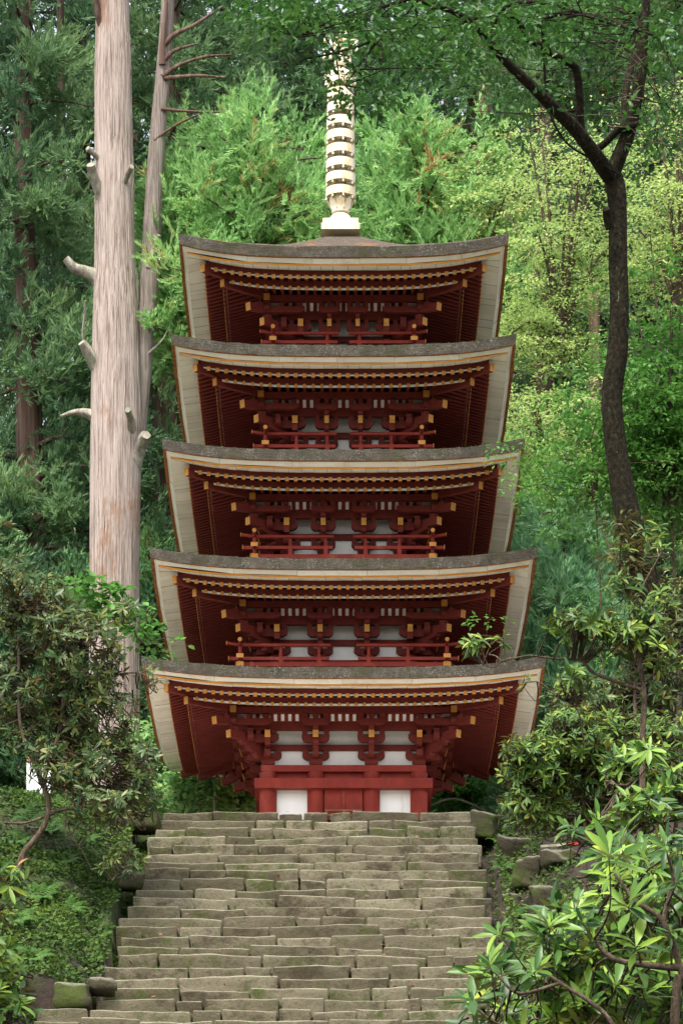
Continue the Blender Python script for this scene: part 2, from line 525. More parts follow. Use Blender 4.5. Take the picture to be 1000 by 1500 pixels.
_ph = np.random.default_rng(3).uniform(0, 6.28, (12, 3))
_fr = np.random.default_rng(4).normal(0, 1, (12, 3))


def n3(P, sc=1.0):
    """cheap smooth noise, about -1..1"""
    P = np.asarray(P, float) * sc
    s = 0
    for i in range(12):
        s = s + np.sin(P @ (_fr[i] * (1 + i * .25)) + _ph[i, 0]) * (1 / (1 + i * .3))
    return s / 3.2


# ------------------------------------------------------------------ terrain
Y0, Z0, TR, RS = 46.0, 10.709, 0.36, 0.19   # top step edge, tread and riser of the stairway
PC = np.array([0.03, 51.4, 10.70])          # centre of the pagoda on the terrace


def terrain(x, y):
    x, y = np.asarray(x, float), np.asarray(y, float)
    s = Z0 - 0.02 + np.minimum(0, y - Y0) * RS / TR
    s = np.maximum(s, -1.7)
    up = np.clip(y - 54.5, 0, None)
    rise = np.where(up < 24, .40 * up, 9.6 + .18 * (up - 24))
    rise = np.where(up > 70, 17.88 + .05 * (up - 70), rise)
    side = np.clip((x + 9) / 10, .62, 1.1)
    z = s + rise * side
    slope = np.clip((46.3 - y) / 1.5, 0, 1) * np.clip((y - 20) / 4, 0, 1)
    xl = np.interp(y, [12, 20, 28], [-1.4, -1.8, -2.75])
    xr = np.interp(y, [12, 20, 25], [.6, 1.1, 2.0])
    dl = np.clip(xl - x, 0, None)
    dr = np.clip(x - xr, 0, None)
    z = z + slope * np.where(dl > 0, np.minimum(.30 * dl, .9) - .25 * np.exp(-(dl - .25) ** 2 / .05), 0)
    z = z + slope * np.where(dr > 0, np.minimum(.32 * dr, 1.2) - .45 * np.exp(-(dr - .3) ** 2 / .08), 0)
    near = np.clip((y - 5) / 5, 0, 1)
    bank = .155 * y - .25
    z = np.maximum(z, np.where(y < 42, np.minimum(z + 1.6 * (dl + dr) * near, bank), z))
    inside = ((x > xl - .05) | ((x > -3.6) & (y < Y0 - 21 * TR + .5))) & (x < xr + .05) & (y < Y0 + .1)
    z = np.where(inside, z - .42, z)
    n = n3(np.stack([x, y, 0 * x], -1), .8) * .10 + n3(np.stack([x, y, 0 * x + 5], -1), 3.1) * .04
    n = n + np.where(x < -2.75, n3(np.stack([x, y, 0 * x + 9], -1), 2.0) * .09 + n3(np.stack([x, y, 0 * x + 2], -1), 6.0) * .05, 0)
    z = z + np.where(inside, 0, n * np.clip(1 + up * .1, 1, 2))
    return z - .25 * ((y > 46.1) & (y < 54.6))


def ground_at(px, py):
    """where the line of sight through a pixel meets the bank"""
    Y = np.linspace(30, 50, 2001)
    x, z = (px - 500) * Y / F, (HZ - py) * Y / F
    hit = np.nonzero(terrain(x, Y) >= z)[0]
    i = hit[0] if len(hit) else 1500
    return np.array([x[i], Y[i], z[i]])


def build_ground():
    xs = np.unique(np.concatenate([np.linspace(-300, -12, 20), np.unique(np.concatenate([np.linspace(-12, 12, 161), np.linspace(-6.2, -2.6, 64)])), np.linspace(12, 300, 20)]))
    ys = np.unique(np.concatenate([np.linspace(-200, 4, 10), np.linspace(4, 34, 90), np.unique(np.concatenate([np.linspace(34, 60, 190), np.linspace(35, 47, 200)])), np.linspace(60, 110, 50), np.linspace(110, 700, 16)]))
    X, Y = np.meshgrid(xs, ys)
    Z = terrain(X, Y)
    V = np.stack([X, Y, Z], -1).reshape(-1, 3)
    nx, ny = len(xs), len(ys)
    i = np.arange(ny - 1)[:, None] * nx + np.arange(nx - 1)[None]
    Q = np.stack([i, i + 1, i + nx + 1, i + nx], -1).reshape(-1, 4)
    me = bpy.data.meshes.new("ground")
    me.from_pydata(V.tolist(), [], Q.tolist())
    me.polygons.foreach_set("use_smooth", [True] * len(Q))
    me.materials.append(M['ground'])
    o = link(bpy.data.objects.new("ground", me))
    tag(o, kind='structure')


build_ground()


def build_terrace():
    xs, ys = np.linspace(-9, 9, 60), np.linspace(46.15, 55.2, 34)
    X, Y = np.meshgrid(xs, ys)
    Z = np.full_like(X, 10.66) + n3(np.stack([X, Y, 0 * X], -1), 1.5) * .015
    edge = np.maximum(np.clip(np.abs(X) - 7.5, 0, None), np.clip(Y - 54.3, 0, None))
    Z -= edge * .35
    nx, ny = len(xs), len(ys)
    i = np.arange(ny - 1)[:, None] * nx + np.arange(nx - 1)[None]
    Q = np.stack([i, i + 1, i + nx + 1, i + nx], -1).reshape(-1, 4)
    me = bpy.data.meshes.new("terrace_path")
    me.from_pydata(np.stack([X, Y, Z], -1).reshape(-1, 3).tolist(), [], Q.tolist())
    me.materials.append(M['gravel'])
    tag(link(bpy.data.objects.new("terrace_path", me)), kind='structure')


M['gravel'] = paint('pale_gravel', (0.31, 0.28, 0.23), (0.46, 0.425, 0.365), .95, 30, bs=.8)
build_terrace()


# ------------------------------------------------------------------ stone stairway
def stone_geo(wd, dp, ht, seed, r=0.035, amp=0.014, res=(9, 4, 4)):
    h = np.array([wd, dp, ht]) / 2
    V, Fc = [], []
    for ax in range(3):
        a, b = (ax + 1) % 3, (ax + 2) % 3
        for sg in (-1, 1):
            na, nb = res[a], res[b]
            def lat(k, hh):
                e = 1 - r / hh
                return np.concatenate([[-1, -1 + .4 * (1 - e)], np.linspace(-e, e, k - 3), [1 - .4 * (1 - e), 1]])
            ua, ub = lat(na, h[a]), lat(nb, h[b])
            A, B = np.meshgrid(ua, ub, indexing='ij')
            P = np.zeros((na + 1, nb + 1, 3))
            P[..., ax] = sg * h[ax]; P[..., a] = A * h[a]; P[..., b] = B * h[b]
            base = sum(len(q) for q in V)
            V.append(P.reshape(-1, 3))
            for i in range(na):
                for j in range(nb):
                    q = [base + i * (nb + 1) + j, base + (i + 1) * (nb + 1) + j, base + (i + 1) * (nb + 1) + j + 1, base + i * (nb + 1) + j + 1]
                    Fc.append(tuple(q if sg > 0 else q[::-1]))
    P = np.concatenate(V)
    q = np.clip(P, -h + r, h - r)
    P = q + r * unit(P - q)
    off = np.array([seed * 3.7, seed * 1.9, seed * 5.3])
    d = np.stack([n3(P * 3.2 + off + k * 11) for k in range(3)], -1) * amp
    d += np.stack([n3(P * 11 + off + k * 17) for k in range(3)], -1) * amp * .45
    # a sagging, worn top edge
    d[:, 2] += (P[:, 2] > 0) * n3(np.stack([P[:, 0] * 2.2, 0 * P[:, 0], 0 * P[:, 0]], -1) + off) * amp * .7
    return P + d, Fc


def build_stairs():
    root = thing("stone_stairway", (0, Y0, Z0), "broad stairway of worn olive grey stone blocks climbing to the pagoda", "stairs")
    rg = random.Random(8)
    rest = MB()
    nstones = 0
    for i in range(33, -1, -1):
        Y = Y0 - TR * i
        Z = Z0 - RS * i + rg.uniform(-.012, .012)
        fr = min(1, i / 21)
        xl = -2.42 - .40 * fr + rg.uniform(-.10, .10)
        xr = 1.80 + .10 * fr + rg.uniform(-.06, .06)
        if 21 <= i <= 23:
            xl = -3.45
        core = MB()
        core.box(((xl + xr) / 2, Y + .32 - Y0, Z - .16 - Z0), (xr - xl - .12, .30, .22), 'boulder')
        step = core.build("step", root)
        x = xl
        while x < xr - .12:
            wd = rg.choice([rg.uniform(.30, .5), rg.uniform(.5, .85), rg.uniform(.6, 1.05), rg.uniform(.8, 1.35)])
            if xr - x - wd < .3:
                wd = xr - x
            ht = .27 + rg.uniform(-.015, .015)
            low = rg.uniform(-.022, .012)
            tone = min(1, max(0, rg.gauss(.5, .28)))
            if rg.random() < .07:
                low -= rg.uniform(.02, .05)
            V, Fc = stone_geo(wd - rg.uniform(.012, .03), .46, ht, rg.uniform(0, 90), rg.uniform(.011, .024), .014, (max(9, int(wd * 16)), 8, 9))
            V[:, 1] += np.clip(ht / 2 - V[:, 2], 0, 1) * .26 * (V[:, 1] < 0)       # faces lean in towards the foot
            a = rg.uniform(-.03, .03)
            t = rg.gauss(0, .012)
            V = V @ np.array([[1, a, t], [-a, 1, 0], [-t, 0, 1]])
            V[:, 2] += n3(np.stack([(V[:, 0] + x) * 1.1, 0 * V[:, 0] + i * .8, 0 * V[:, 0]], -1)) * .011
            c = np.array([x + wd / 2, Y - Y0 + .22 + rg.uniform(-.03, .025), Z - Z0 - ht / 2 + low + .012])
            if i <= 22 and nstones < 100:
                mb = MB(); mb.add(V, Fc, 'stone', True, tone)
                mb.build("stone_block", step, tuple(c))
                nstones += 1
            else:
                rest.add(V + c, Fc, 'stone', True, tone)
            x += wd
    o = rest.build("stone_blocks", root)
    o['kind'] = 'stuff'


build_stairs()


# ------------------------------------------------------------------ pagoda
def pag():
    root = thing("pagoda", tuple(PC), "red five storey wooden pagoda with white eaves and bark roofs above the stairs", "pagoda")
    cs = [1.115, 0.98, 0.84, 0.72, 0.635]          # outer column lines
    ci = [0.41, 0.345, 0.30, 0.25, 0.21]           # inner column lines
    OVS = [1.775, 1.795, 1.77, 1.77, 1.75]         # overhang of each roof
    pb = [992.7, 833.3, 674.0, 520.6, 375.8]       # bark lower edge at mid eave, photograph pixels
    rail = [None, (151, 171, [411, 467, 539.6, 597], (945, 965, 974)), (130, 150, [425, 476.6, 535, 584.5], (786, 802.5, 816)),
            (114, 134, [434, 479, 528, 572.6], (635.5, 654, 663)), (103, 122, [479, 526], (488, 501.5, 510))]
    zb = []
    for c, y, OV in zip(cs, pb, OVS):
        zb.append((HZ - y) * (PC[1] - c - OV) / F - PC[2])

    # shared bracket meshes -------------------------------------------------
    def arm_prof(hl, z0, z1):
        hgt = z1 - z0
        return [(-hl, z1), (-hl, z1 - hgt * .42), (-hl * .93, z1 - hgt * .72), (-hl * .72, z0), (hl * .72, z0), (hl * .93, z1 - hgt * .72), (hl, z1 - hgt * .42), (hl, z1)]

    def arm_x(b, x, o, hl, z0, z1, th=.085, d=(1, 0, 0)):
        b.prism(arm_prof(hl, z0, z1), (x, -o, 0), d, (0, 0, 1), th, 'maroon')

    def block(b, x, o, z0, z1, wd=.088):
        b.box((x, -o, (z0 + z1) / 2), (wd, wd, z1 - z0), 'maroon', taper=.78)

    def perp(b, o1, z0, z1, th=.085, d=(0, -1, 0)):
        hgt = z1 - z0
        d = np.array(d, float)
        b.prism([(0, z0), (o1 * .82, z0), (o1 * .97, z0 + hgt * .3), (o1, z0 + hgt * .6), (o1, z1), (0, z1)], (0, 0, 0), d, (0, 0, 1), th, 'maroon')

    def bracket():
        b = MB()
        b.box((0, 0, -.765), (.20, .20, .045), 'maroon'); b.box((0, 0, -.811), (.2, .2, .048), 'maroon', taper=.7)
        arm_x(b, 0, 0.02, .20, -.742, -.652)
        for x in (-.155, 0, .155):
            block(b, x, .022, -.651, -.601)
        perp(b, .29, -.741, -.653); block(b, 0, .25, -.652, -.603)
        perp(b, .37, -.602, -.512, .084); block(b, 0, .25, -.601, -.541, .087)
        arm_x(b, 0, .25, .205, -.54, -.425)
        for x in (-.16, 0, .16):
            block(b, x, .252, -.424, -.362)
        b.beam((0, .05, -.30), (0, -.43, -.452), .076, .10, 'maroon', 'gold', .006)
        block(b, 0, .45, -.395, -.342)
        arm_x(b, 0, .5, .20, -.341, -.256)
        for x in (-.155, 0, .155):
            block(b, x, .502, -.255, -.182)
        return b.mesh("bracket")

    def corner():
        b = MB()
        b.box((0, 0, -.765), (.20, .20, .045), 'maroon'); b.box((0, 0, -.811), (.2, .2, .048), 'maroon', taper=.7)
        # local frame: the corner looks to -x, -y
        for d, e in (((1, 0, 0), (0, -1)), ((0, 1, 0), (-1, 0))):
            d = np.array(d, float)
            off = np.array([e[0], e[1], 0.])
            for o, hl, z0, z1 in ((.02, .20, -.742, -.652), (.25, .30, -.54, -.425), (.5, .34, -.341, -.256)):
                th = .085 + (.004 if d[0] else 0)
                b.prism(arm_prof(hl, z0 + (.002 if d[0] else 0), z1 + (.002 if d[0] else 0)), off * o - d * (o if o > .1 else 0) * .55, d, (0, 0, 1), th, 'maroon')
                for k in (-.78, 0, .78):
                    p = off * o - d * (o if o > .1 else 0) * .55 + d * hl * k
                    b.box((p[0], p[1], z1 + .031), (.086, .086, .055), 'maroon', taper=.78)
            b.beam((0, 0, -.697), tuple(off * .31 + np.array([0, 0, -.697])), .083, .088, 'maroon')
            b.beam((0, 0, -.557), tuple(off * .40 + np.array([0, 0, -.557])), .081, .088, 'maroon')
            b.beam(tuple(-off * .05 + np.array([0, 0, -.30])), tuple(off * .43 + np.array([0, 0, -.452])), .076, .10, 'maroon', 'gold', .006)
        q = np.array([-1, -1, 0.])
        # stepped carved diagonal arms
        for k, (e, z) in enumerate(((.20, -.70), (.31, -.62), (.42, -.55), (.52, -.47))):
            b.prism([(0, z - .05), (e * 1.1, z - .05), (e * 1.36, z - .015), (e * 1.41, z + .03), (e * 1.41, z + .05), (0, z + .05)], (0, 0, 0), q / 1.41421, (0, 0, 1), .10 - .004 * k, 'maroon')
            b.box((-e + .03, -e + .03, z + .075), (.10, .10, .05), 'maroon', R(45), taper=.78)
        b.beam((-.1, -.1, -.45), (-.57, -.57, -.49), .085, .105, 'maroon', 'gold', .008)
        b.beam((-.1, -.1, -.22), (-.77, -.77, -.345), .085, .105, 'maroon', 'gold', .008)
        b.box((-.62, -.62, -.265), (.11, .11, .06), 'maroon', R(45), taper=.78)
        b.box((-.5, -.5, -.222), (.12, .12, .075), 'maroon', 0, taper=.8)
        return b.mesh("corner_bracket")

    mb_, mc_ = bracket(), corner()

    def rot4(b, fn):
        """run fn with a writer that turns everything about the axis, for four sides"""
        for k in range(4):
            t = MB()
            fn(t, k)
            a = k * math.pi / 2
            cr, sr = math.cos(a), math.sin(a)
            if t.v:
                V = np.concatenate(t.v) @ np.array([[cr, sr, 0], [-sr, cr, 0], [0, 0, 1]])
                b.v.append(V)
                for f, m, sm in zip(t.f, t.m, t.sm):
                    b.f.append(tuple(i + b.n for i in f)); b.m.append(m); b.sm.append(sm)
                b.val += t.val
                b.n += len(V)

    n_fly = n_base = 0
    rest_f, rest_b = MB(), MB()
    for k in range(5):
        OV = OVS[k]
        c, cin, h, z = cs[k], ci[k], cs[k] + OV, zb[k]
        topz = (PC[2] + z)
        lift_a = .165 if k < 4 else .19

        def lift(x, ins):
            u = np.abs(x) / (h - min(ins, 1.2) + 1e-6)
            return lift_a * np.clip(u, 0, 1.02) ** 3.4 * max(0., 1 - ins / 1.7)

        # ---- roof shell: swept eave profile, mitred at the corners
        SEG = 72
        us = np.linspace(-1, 1, SEG + 1)
        us = np.sign(us) * np.abs(us) ** .85

        def ring(b, ins0, d0, ins1, d1, mat, rough=0.0, smooth=False):
            def fn(t, kk):
                P = []
                for ins, d in ((ins0, d0), (ins1, d1)):
                    hh = h - ins
                    x = us * hh
                    zz = d + np.array([lift(a, ins) for a in x])
                    if rough and d == rough:
                        zz = zz + n3(np.stack([x * 6 + k * 7, 0 * x + kk * 5, 0 * x], -1)) * .007 + n3(np.stack([x * 21 + k * 7, 0 * x + kk * 5, 0 * x], -1)) * .005
                    P.append(np.stack([x, np.full_like(x, -hh), zz], 1))
                m_ = len(us)
                t.add(np.concatenate(P), [(i, i + 1, m_ + i + 1, m_ + i) for i in range(m_ - 1)], mat, smooth)
            rot4(b, fn)

        def boards(b, ins0, d0, ins1, d1, mat, wdt, gap=.007):
            def fn(t, kk):
                x = -(h - ins1)
                while x < h - ins1:
                    w_ = wdt * random.uniform(.75, 1.3)
                    xa, xb = x + gap / 2, min(x + w_ - gap / 2, h - ins1)
                    dz = random.uniform(-.003, .003)
                    ya = [max(ins, 0) for ins in (ins0, ins1)]
                    P = []
                    for ins, d in ((ins0, d0), (ins1, d1)):
                        for xx in (xa, xb):
                            xc = float(np.clip(xx, -(h - ins), h - ins))
                            P.append((xc, -(h - ins), d + dz + float(lift(xc, ins))))
                    t.add(P, [(0, 1, 3, 2)], mat, False, random.random())
                    x += w_
            rot4(b, fn)

        T = .150
        rf = MB()
        ring(rf, 0.06, -.004, 0.012, 0.0, 'brown')
        ring(rf, 0.012, 0.0, 0.0, T, 'roof', T)
        hin = (cs[k + 1] - .03) if k < 4 else .27
        inn = h - hin
        steps = 14
        zin = .33 if k < 4 else .99
        prof = [(inn * (j / steps), T + zin * ((j / steps) ** 1.35 if k < 4 else (.55 * (j / steps) + .45 * (j / steps) ** 1.9))) for j in range(steps + 1)]
        for (i0, d0), (i1, d1) in zip(prof[:-1], prof[1:]):
            ring(rf, i0, d0, i1, d1, ('roof' if i0 < .05 else 'bounce_bark') if k < 4 else 'rooftop', T, True)
        if k == 4:
            rf.box((0, 0, T + zin - .06), (.56, .56, .10), 'rooftop')
        roof = rf.build("roof", root, (0, 0, z))
        # moss and fine growth along the eave edge
        nm = 1500
        xs_ = RNG.uniform(-1, 1, nm) * (h - .01)
        sd = RNG.integers(0, 4, nm)
        P = np.stack([xs_, np.full(nm, -h + .02) + RNG.uniform(0, .05, nm), T - .004 + np.array([lift(a, 0) for a in xs_])], 1)
        keep = n3(np.stack([xs_ * 1.7 + k * 9, sd * 4., 0 * xs_], -1)) > -.25
        cr, sr = np.cos(sd * math.pi / 2), np.sin(sd * math.pi / 2)
        P = np.stack([P[:, 0] * cr - P[:, 1] * sr, P[:, 0] * sr + P[:, 1] * cr, P[:, 2]], 1)[keep]
        D = RNG.normal(0, .5, (len(P), 3)) + np.array([0, 0, .9])
        # frayed bark fibres hang from the lower lip
        place(leaf_mesh("moss", [(P, D, RNG.normal(0, 1, (len(P), 3)), RNG.uniform(.012, .038, len(P)), .012, T_BLADE, RNG.random(len(P)))], 'moss'), "moss_fringe", roof)
        # ---- white eave boards
        fb = MB()
        boards(fb, .118, -.060, .058, -.006, 'cream', .9, .004); fb.build("fascia_board", roof)
        fb = MB()
        ring(fb, .121, -.088, .117, -.0601, 'stripe'); fb.build("ochre_edge", roof)
        fb = MB()
        boards(fb, .385, -.053, .121, -.0885, 'cream', .17, .0045); fb.build("soffit_board", roof)
        # ---- red eave framing: eave beam, soffit planks, purlins
        fr = MB()
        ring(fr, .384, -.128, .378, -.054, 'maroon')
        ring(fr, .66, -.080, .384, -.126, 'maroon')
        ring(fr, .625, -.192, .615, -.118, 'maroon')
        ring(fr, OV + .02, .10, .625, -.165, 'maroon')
        ring(fr, .405, -.152, .402, -.130, 'white')
        ring(fr, .672, -.226, .665, -.195, 'white')
        pu = h - (c + .5)
        L = c + .5 + .10
        for kk in range(4):
            a = kk * math.pi / 2
            e = (.0 if kk % 2 == 0 else .003)
            sx, cx_ = math.sin(a), math.cos(a)
            p = np.array([c + .5, 0]); dirv = np.array([-sx, cx_]); nv = np.array([cx_, sx])
            A = nv * (c + .5) - dirv * L; B = nv * (c + .5) + dirv * L
            mid = (A + B) / 2
            for q in (A, B):
                fr.beam((mid[0], mid[1], -.135 + e), (q[0], q[1], -.135 + e), .085, .092, 'maroon', 'gold', .006)
        fr.build("eave_frame", roof)
        # ---- corner rafters
        for kk in range(4):
            b = MB()
            q = h - .335
            b.beam((-(c + .1), -(c + .1), .0), (-q, -q, -.195 + lift_a * .86), .075, .105, 'maroon', 'gold', .012)
            q2 = h - .61
            b.beam((-(c + .1), -(c + .1), -.06), (-q2, -q2, -.262 + lift_a * .62), .072, .10, 'maroon', 'gold', .012)
            b.build("corner_rafter", roof, rz=kk * math.pi / 2)
        # ---- rafters
        nr = int(round((h - .47) / .1235))
        xs_r = [(j - nr + .5) * (h - .47) / nr for j in range(2 * nr)]
        for kk in range(4):
            a = kk * math.pi / 2
            Rz = np.array([[math.cos(a), math.sin(a), 0], [-math.sin(a), math.cos(a), 0], [0, 0, 1]])
            for x in xs_r:
                for typ in (0, 1):
                    tip, inner = (.362, .80) if typ == 0 else (.618, OV)
                    inner = min(inner, h - abs(x) - .02)
                    if inner - tip < .08:
                        continue
                    sl = .25
                    zt = (-.156 if typ == 0 else -.217)
                    z_tip = zt + lift(x, tip)
                    zi = zt + sl * (inner - tip) + lift(x, inner)
                    t = MB()
                    if typ == 0:
                        t.beam((x, -(h - inner), zi), (x, -(h - tip), z_tip), .052, .054, 'maroon', 'gold', .004)
                    else:
                        p0, p1 = np.array((x, -(h - inner), zi)), np.array((x, -(h - tip), z_tip))
                        pc = p1 + (p0 - p1) / np.linalg.norm(p0 - p1) * .005
                        t.tube([p0, pc], .028, 'maroon', 8, cap=False)
                        t.tube([pc, p1], .0295, 'gold', 10)
                    V = np.concatenate(t.v) @ Rz
                    if kk == 0 and (n_fly if typ == 0 else n_base) < 100 and not (k == 2 and abs(x) > 9):
                        t.v = [V]
                        t.build("flying_rafter" if typ == 0 else "base_rafter", roof)
                        if typ == 0:
                            n_fly += 1
                        else:
                            n_base += 1
                    else:
                        dst = rest_f if typ == 0 else rest_b
                        dst.v.append(V + np.array([0, 0, z]))
                        for f, m, sm in zip(t.f, t.m, t.sm):
                            dst.f.append(tuple(i + dst.n for i in f)); dst.m.append(m); dst.sm.append(sm)
                        dst.n += len(V)
        # ---- walls
        zfl = (.35 - z) if k == 0 else -(1.30 if k else 0)
        wl = MB()
        wl.box((0, 0, (zfl + .02) / 2 - .01), (2 * c - .05, 2 * c - .05, .0 - zfl), 'white')
        wall = wl.build("wall", root, (0, 0, z))

        def ringbeam(name, half, th, z0, z1, mat, par):
            b = MB()
            zc, hh = (z0 + z1) / 2, z1 - z0
            for s_ in (-1, 1):
                b.box((0, s_ * (half - th / 2), zc), (2 * half, th, hh), mat)
                b.box((s_ * (half - th / 2), 0, zc), (th, 2 * (half - th) - .002, hh), mat)
            return b.build(name, par)

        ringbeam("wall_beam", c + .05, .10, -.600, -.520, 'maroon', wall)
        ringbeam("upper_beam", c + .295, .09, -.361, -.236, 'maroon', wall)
        ringbeam("wall_plate", c + .105, .22, -.930, -.836, 'red', wall)
        # slanting white cove with red ribs between upper beam and purlin
        cv = MB()

        def cove(t, kk):
            o0, o1 = c + .285, c + .47
            t.add([(-o0, -o0, -.238), (o0, -o0, -.238), (o1, -o1, -.175), (-o1, -o1, -.175)], [(0, 1, 2, 3)], 'white')
            nb = int(o0 / .105)
            for j in range(-nb, nb + 1):
                x = j * .105
                t.beam((x, -o0 - .004, -.243), (x, -o1, -.180), .055, .022, 'maroon')
        rot4(cv, cove)
        cv.build("cove", wall)
        rc = .128 if k == 0 else .09
        for sx in (-c, -cin, cin, c):
            for sy in (-c, -cin, cin, c):
                if abs(sx) < c and abs(sy) < c:
                    continue
                if k and not (sy == -c):
                    continue
                b = MB()
                b.lathe([(rc, zfl), (rc, -.931)], (sx, sy, 0), 'red', 20)
                b.build("column", wall)
        if k == 0:
            ringbeam("head_beam", c + .20, .16, -1.195, -1.050, 'red', wall)
            ringbeam("ground_beam", c + .17, .12, zfl, zfl + .14, 'red', wall)
            rv = MB()
            for a in range(4):
                pass
            rv.box((0, 0, -.99), (2 * c + .02, 2 * c + .02, .118), 'red')
            rv.build("frieze_board", wall)
            for kk in range(4):
                d = MB()
                for s_ in (-1, 1):
                    d.box((s_ * .142, -c - .045, (zfl + .14 - 1.196) / 2), (.272, .05, -1.196 - zfl - .141), 'red')
                d.box((0, -c - .075, (zfl + .14 - 1.196) / 2), (.04, .03, -1.2 - zfl - .141), 'red')
                for q in (-.30, -.62):
                    for s_ in (-1, 1):
                        d.box((s_ * .142, -c - .073, -1.2 + q), (.23, .012, .05), 'red')
                dd = d.build("door", wall, rz=kk * math.pi / 2)
                if kk == 0:
                    s = MB()
                    zz = (HZ - 1187) * (PC[1] - c - .22) / F - PC[2] - z
                    s.box((0, -c - .205, zz), (.56, .04, .022), 'darkwood')
                    s.box((0, -c - .205, zz - .07), (.54, .03, .022), 'darkwood')
                    for q in (-.25, 0, .25):
                        s.box((q, -c - .205, (zz + zfl) / 2), (.03, .028, zz - zfl - .01), 'darkwood')
                    s.build("offering_rail", wall)
            ba = MB()
            ba.box((0, 0, .17), (3.7, 3.7, .34), 'boulder')
            ba.build("stone_base", root)
        # ---- brackets
        for kk in range(4):
            a = kk * math.pi / 2
            for x in (-cin, cin):
                p = Matrix.Rotation(a, 3, 'Z') @ Vector((x, -c, 0))
                o = place(mb_, "bracket", root, (p[0], p[1], z), a)
                o.scale[0] = (1, .95, .90, .85, .80)[k]      # the sets grow narrower storey by storey
            p = Matrix.Rotation(a, 3, 'Z') @ Vector((-c, -c, 0))
            place(mc_, "corner_bracket", root, (p[0], p[1], z), a)
        # ---- balcony railing
        if rail[k]:
            pc_, pe_, posts, (yt, ym, ybm) = rail[k]
            hb = pc_ * PC[1] / (F + pc_)
            le = pe_ * (PC[1] - hb) / F
            Zof = lambda yy: (HZ - yy) * (PC[1] - hb) / F - PC[2]
            zt, zm, zl = Zof(yt), Zof(ym), Zof(ybm)
            inner_end = {1: 19, 2: 14, 3: 10, 4: 7}[k] * (PC[1] - hb) / F
            rl = MB()

            def rails(t, kk):
                for s_ in (-1, 1):
                    e = .002 * (kk % 2)
                    pts = [(s_ * inner_end, -hb, zt + e), (s_ * (hb - .1), -hb, zt + e), (s_ * (hb + .05), -hb, zt + .006 + e), (s_ * le, -hb, zt + .03 + e)]
                    t.tube(pts, .026, 'red', 8)
                    t.tube([np.array(pts[-1]) - [s_ * .004, 0, 0], np.array(pts[-1]) + [s_ * .005, 0, 0]], .031, 'gold', 12)
                    t.box((s_ * (le * .98 + .004), -hb, zm + e), (.008, .105, .058), 'gold')
                    t.box((s_ * (hb + .064), -hb, zl + e), (.008, .105, .064), 'gold')
                    t.box((s_ * (inner_end + .02 + le * .98) / 2, -hb, zm + e), (le * .98 - inner_end - .02, .05, .045), 'red')
                t.box((0, -hb, zl), (2 * hb + .12, .07 - .001 * (kk % 2), .06 + e), 'red')
            rot4(rl, rails)
            fl = hb - .05
            rl.box((0, 0, zl - .055), (2 * fl, 2 * fl, .045), 'red')
            rr_ = rl.build("railing", root)
            X_ = [(p - 502.8) * (PC[1] - hb) / F for p in posts]
            for kk in range(4):
                for x in X_:
                    b = MB()
                    b.lathe([(.026, zl - .03), (.026, zm + .03), (.034, zm + .035), (.034, zm + .05), (.024, zm + .06), (.024, zt - .035), (.04, zt - .028)], (x, -hb, 0), 'red', 10)
                    b.box((x, -hb, (zl + zm) / 2 + .004), (.062, .056, zm - zl + .05), 'red')
                    b.build("railing_post", rr_, rz=kk * math.pi / 2)
                b = MB()
                b.lathe([(.03, zl - .04), (.03, zm + .03), (.038, zm + .04), (.03, zm + .06), (.03, zt - .02)], (-hb, -hb, 0), 'red', 12)
                b.build("corner_post", rr_, rz=kk * math.pi / 2)
    for b, nme in ((rest_f, "flying_rafters"), (rest_b, "base_rafters")):
        o = b.build(nme, root)
        o['kind'] = 'stuff'

    # ---- finial
    Zf = lambda y: (HZ - y) * PC[1] / F - PC[2]
    px = lambda p: p * PC[1] / F
    fin = MB()
    ax = -.045
    fin.box((ax, 0, Zf(342)), (px(56), px(56), px(9)), 'metal')
    fin.box((ax, 0, Zf(334)), (px(52), px(52), px(8.8)), 'metal')
    fin.box((ax, 0, Zf(329.2)), (px(40), px(40), px(1.8)), 'metal')
    fin.lathe([(px(17), Zf(328.5)), (px(16.6), Zf(324)), (px(15), Zf(319)), (px(11), Zf(315)), (px(8), Zf(313.5)), (px(13), Zf(312.5)), (px(13), Zf(310)), (px(7), Zf(309)), ], (ax, 0, 0), 'metal', 24)
    fin.lathe([(px(7), Zf(309)), (px(7), Zf(100)), (px(1), Zf(99))], (ax, 0, 0), 'hub', 24)
    f = fin.build("finial", root)
    pt = MB()
    for ly, (r0, r1, y0_, y1_) in enumerate(((12, 20.5, 313, 294), (9, 14.5, 311, 291))):
        for j in range(8):
            a = (j + ly * .5) * math.pi / 4
            cc, ss = math.cos(a), math.sin(a)
            P = []
            for t_, wd in ((0, .45), (.4, .95), (.8, .8), (1, .12)):
                r = px(r0 + (r1 - r0) * t_ ** 1.6); zz = Zf(y0_ + (y1_ - y0_) * t_)
                hw = px(6.6) * wd
                P += [(ax + cc * r - ss * hw, ss * r + cc * hw, zz), (ax + cc * r + ss * hw, ss * r - cc * hw, zz)]
            Pn = [(p[0] - cc * .012, p[1] - ss * .012, p[2] + .004) for p in P]
            pt.add(P, [(i, i + 1, i + 3, i + 2) for i in (0, 2, 4)], 'metal')
            pt.add(Pn, [(i, i + 2, i + 3, i + 1) for i in (0, 2, 4)], 'metal')
    pt.build("lotus_cup", f)

    def bell(b, x, y, zt, s=1.0):
        b.lathe([(0, zt), (.007 * s, zt - .004), (.012 * s, zt - .02 * s), (.015 * s, zt - .045 * s), (.021 * s, zt - .062 * s), (.019 * s, zt - .064 * s), (0, zt - .05 * s)], (x, y, 0), 'metal', 8)

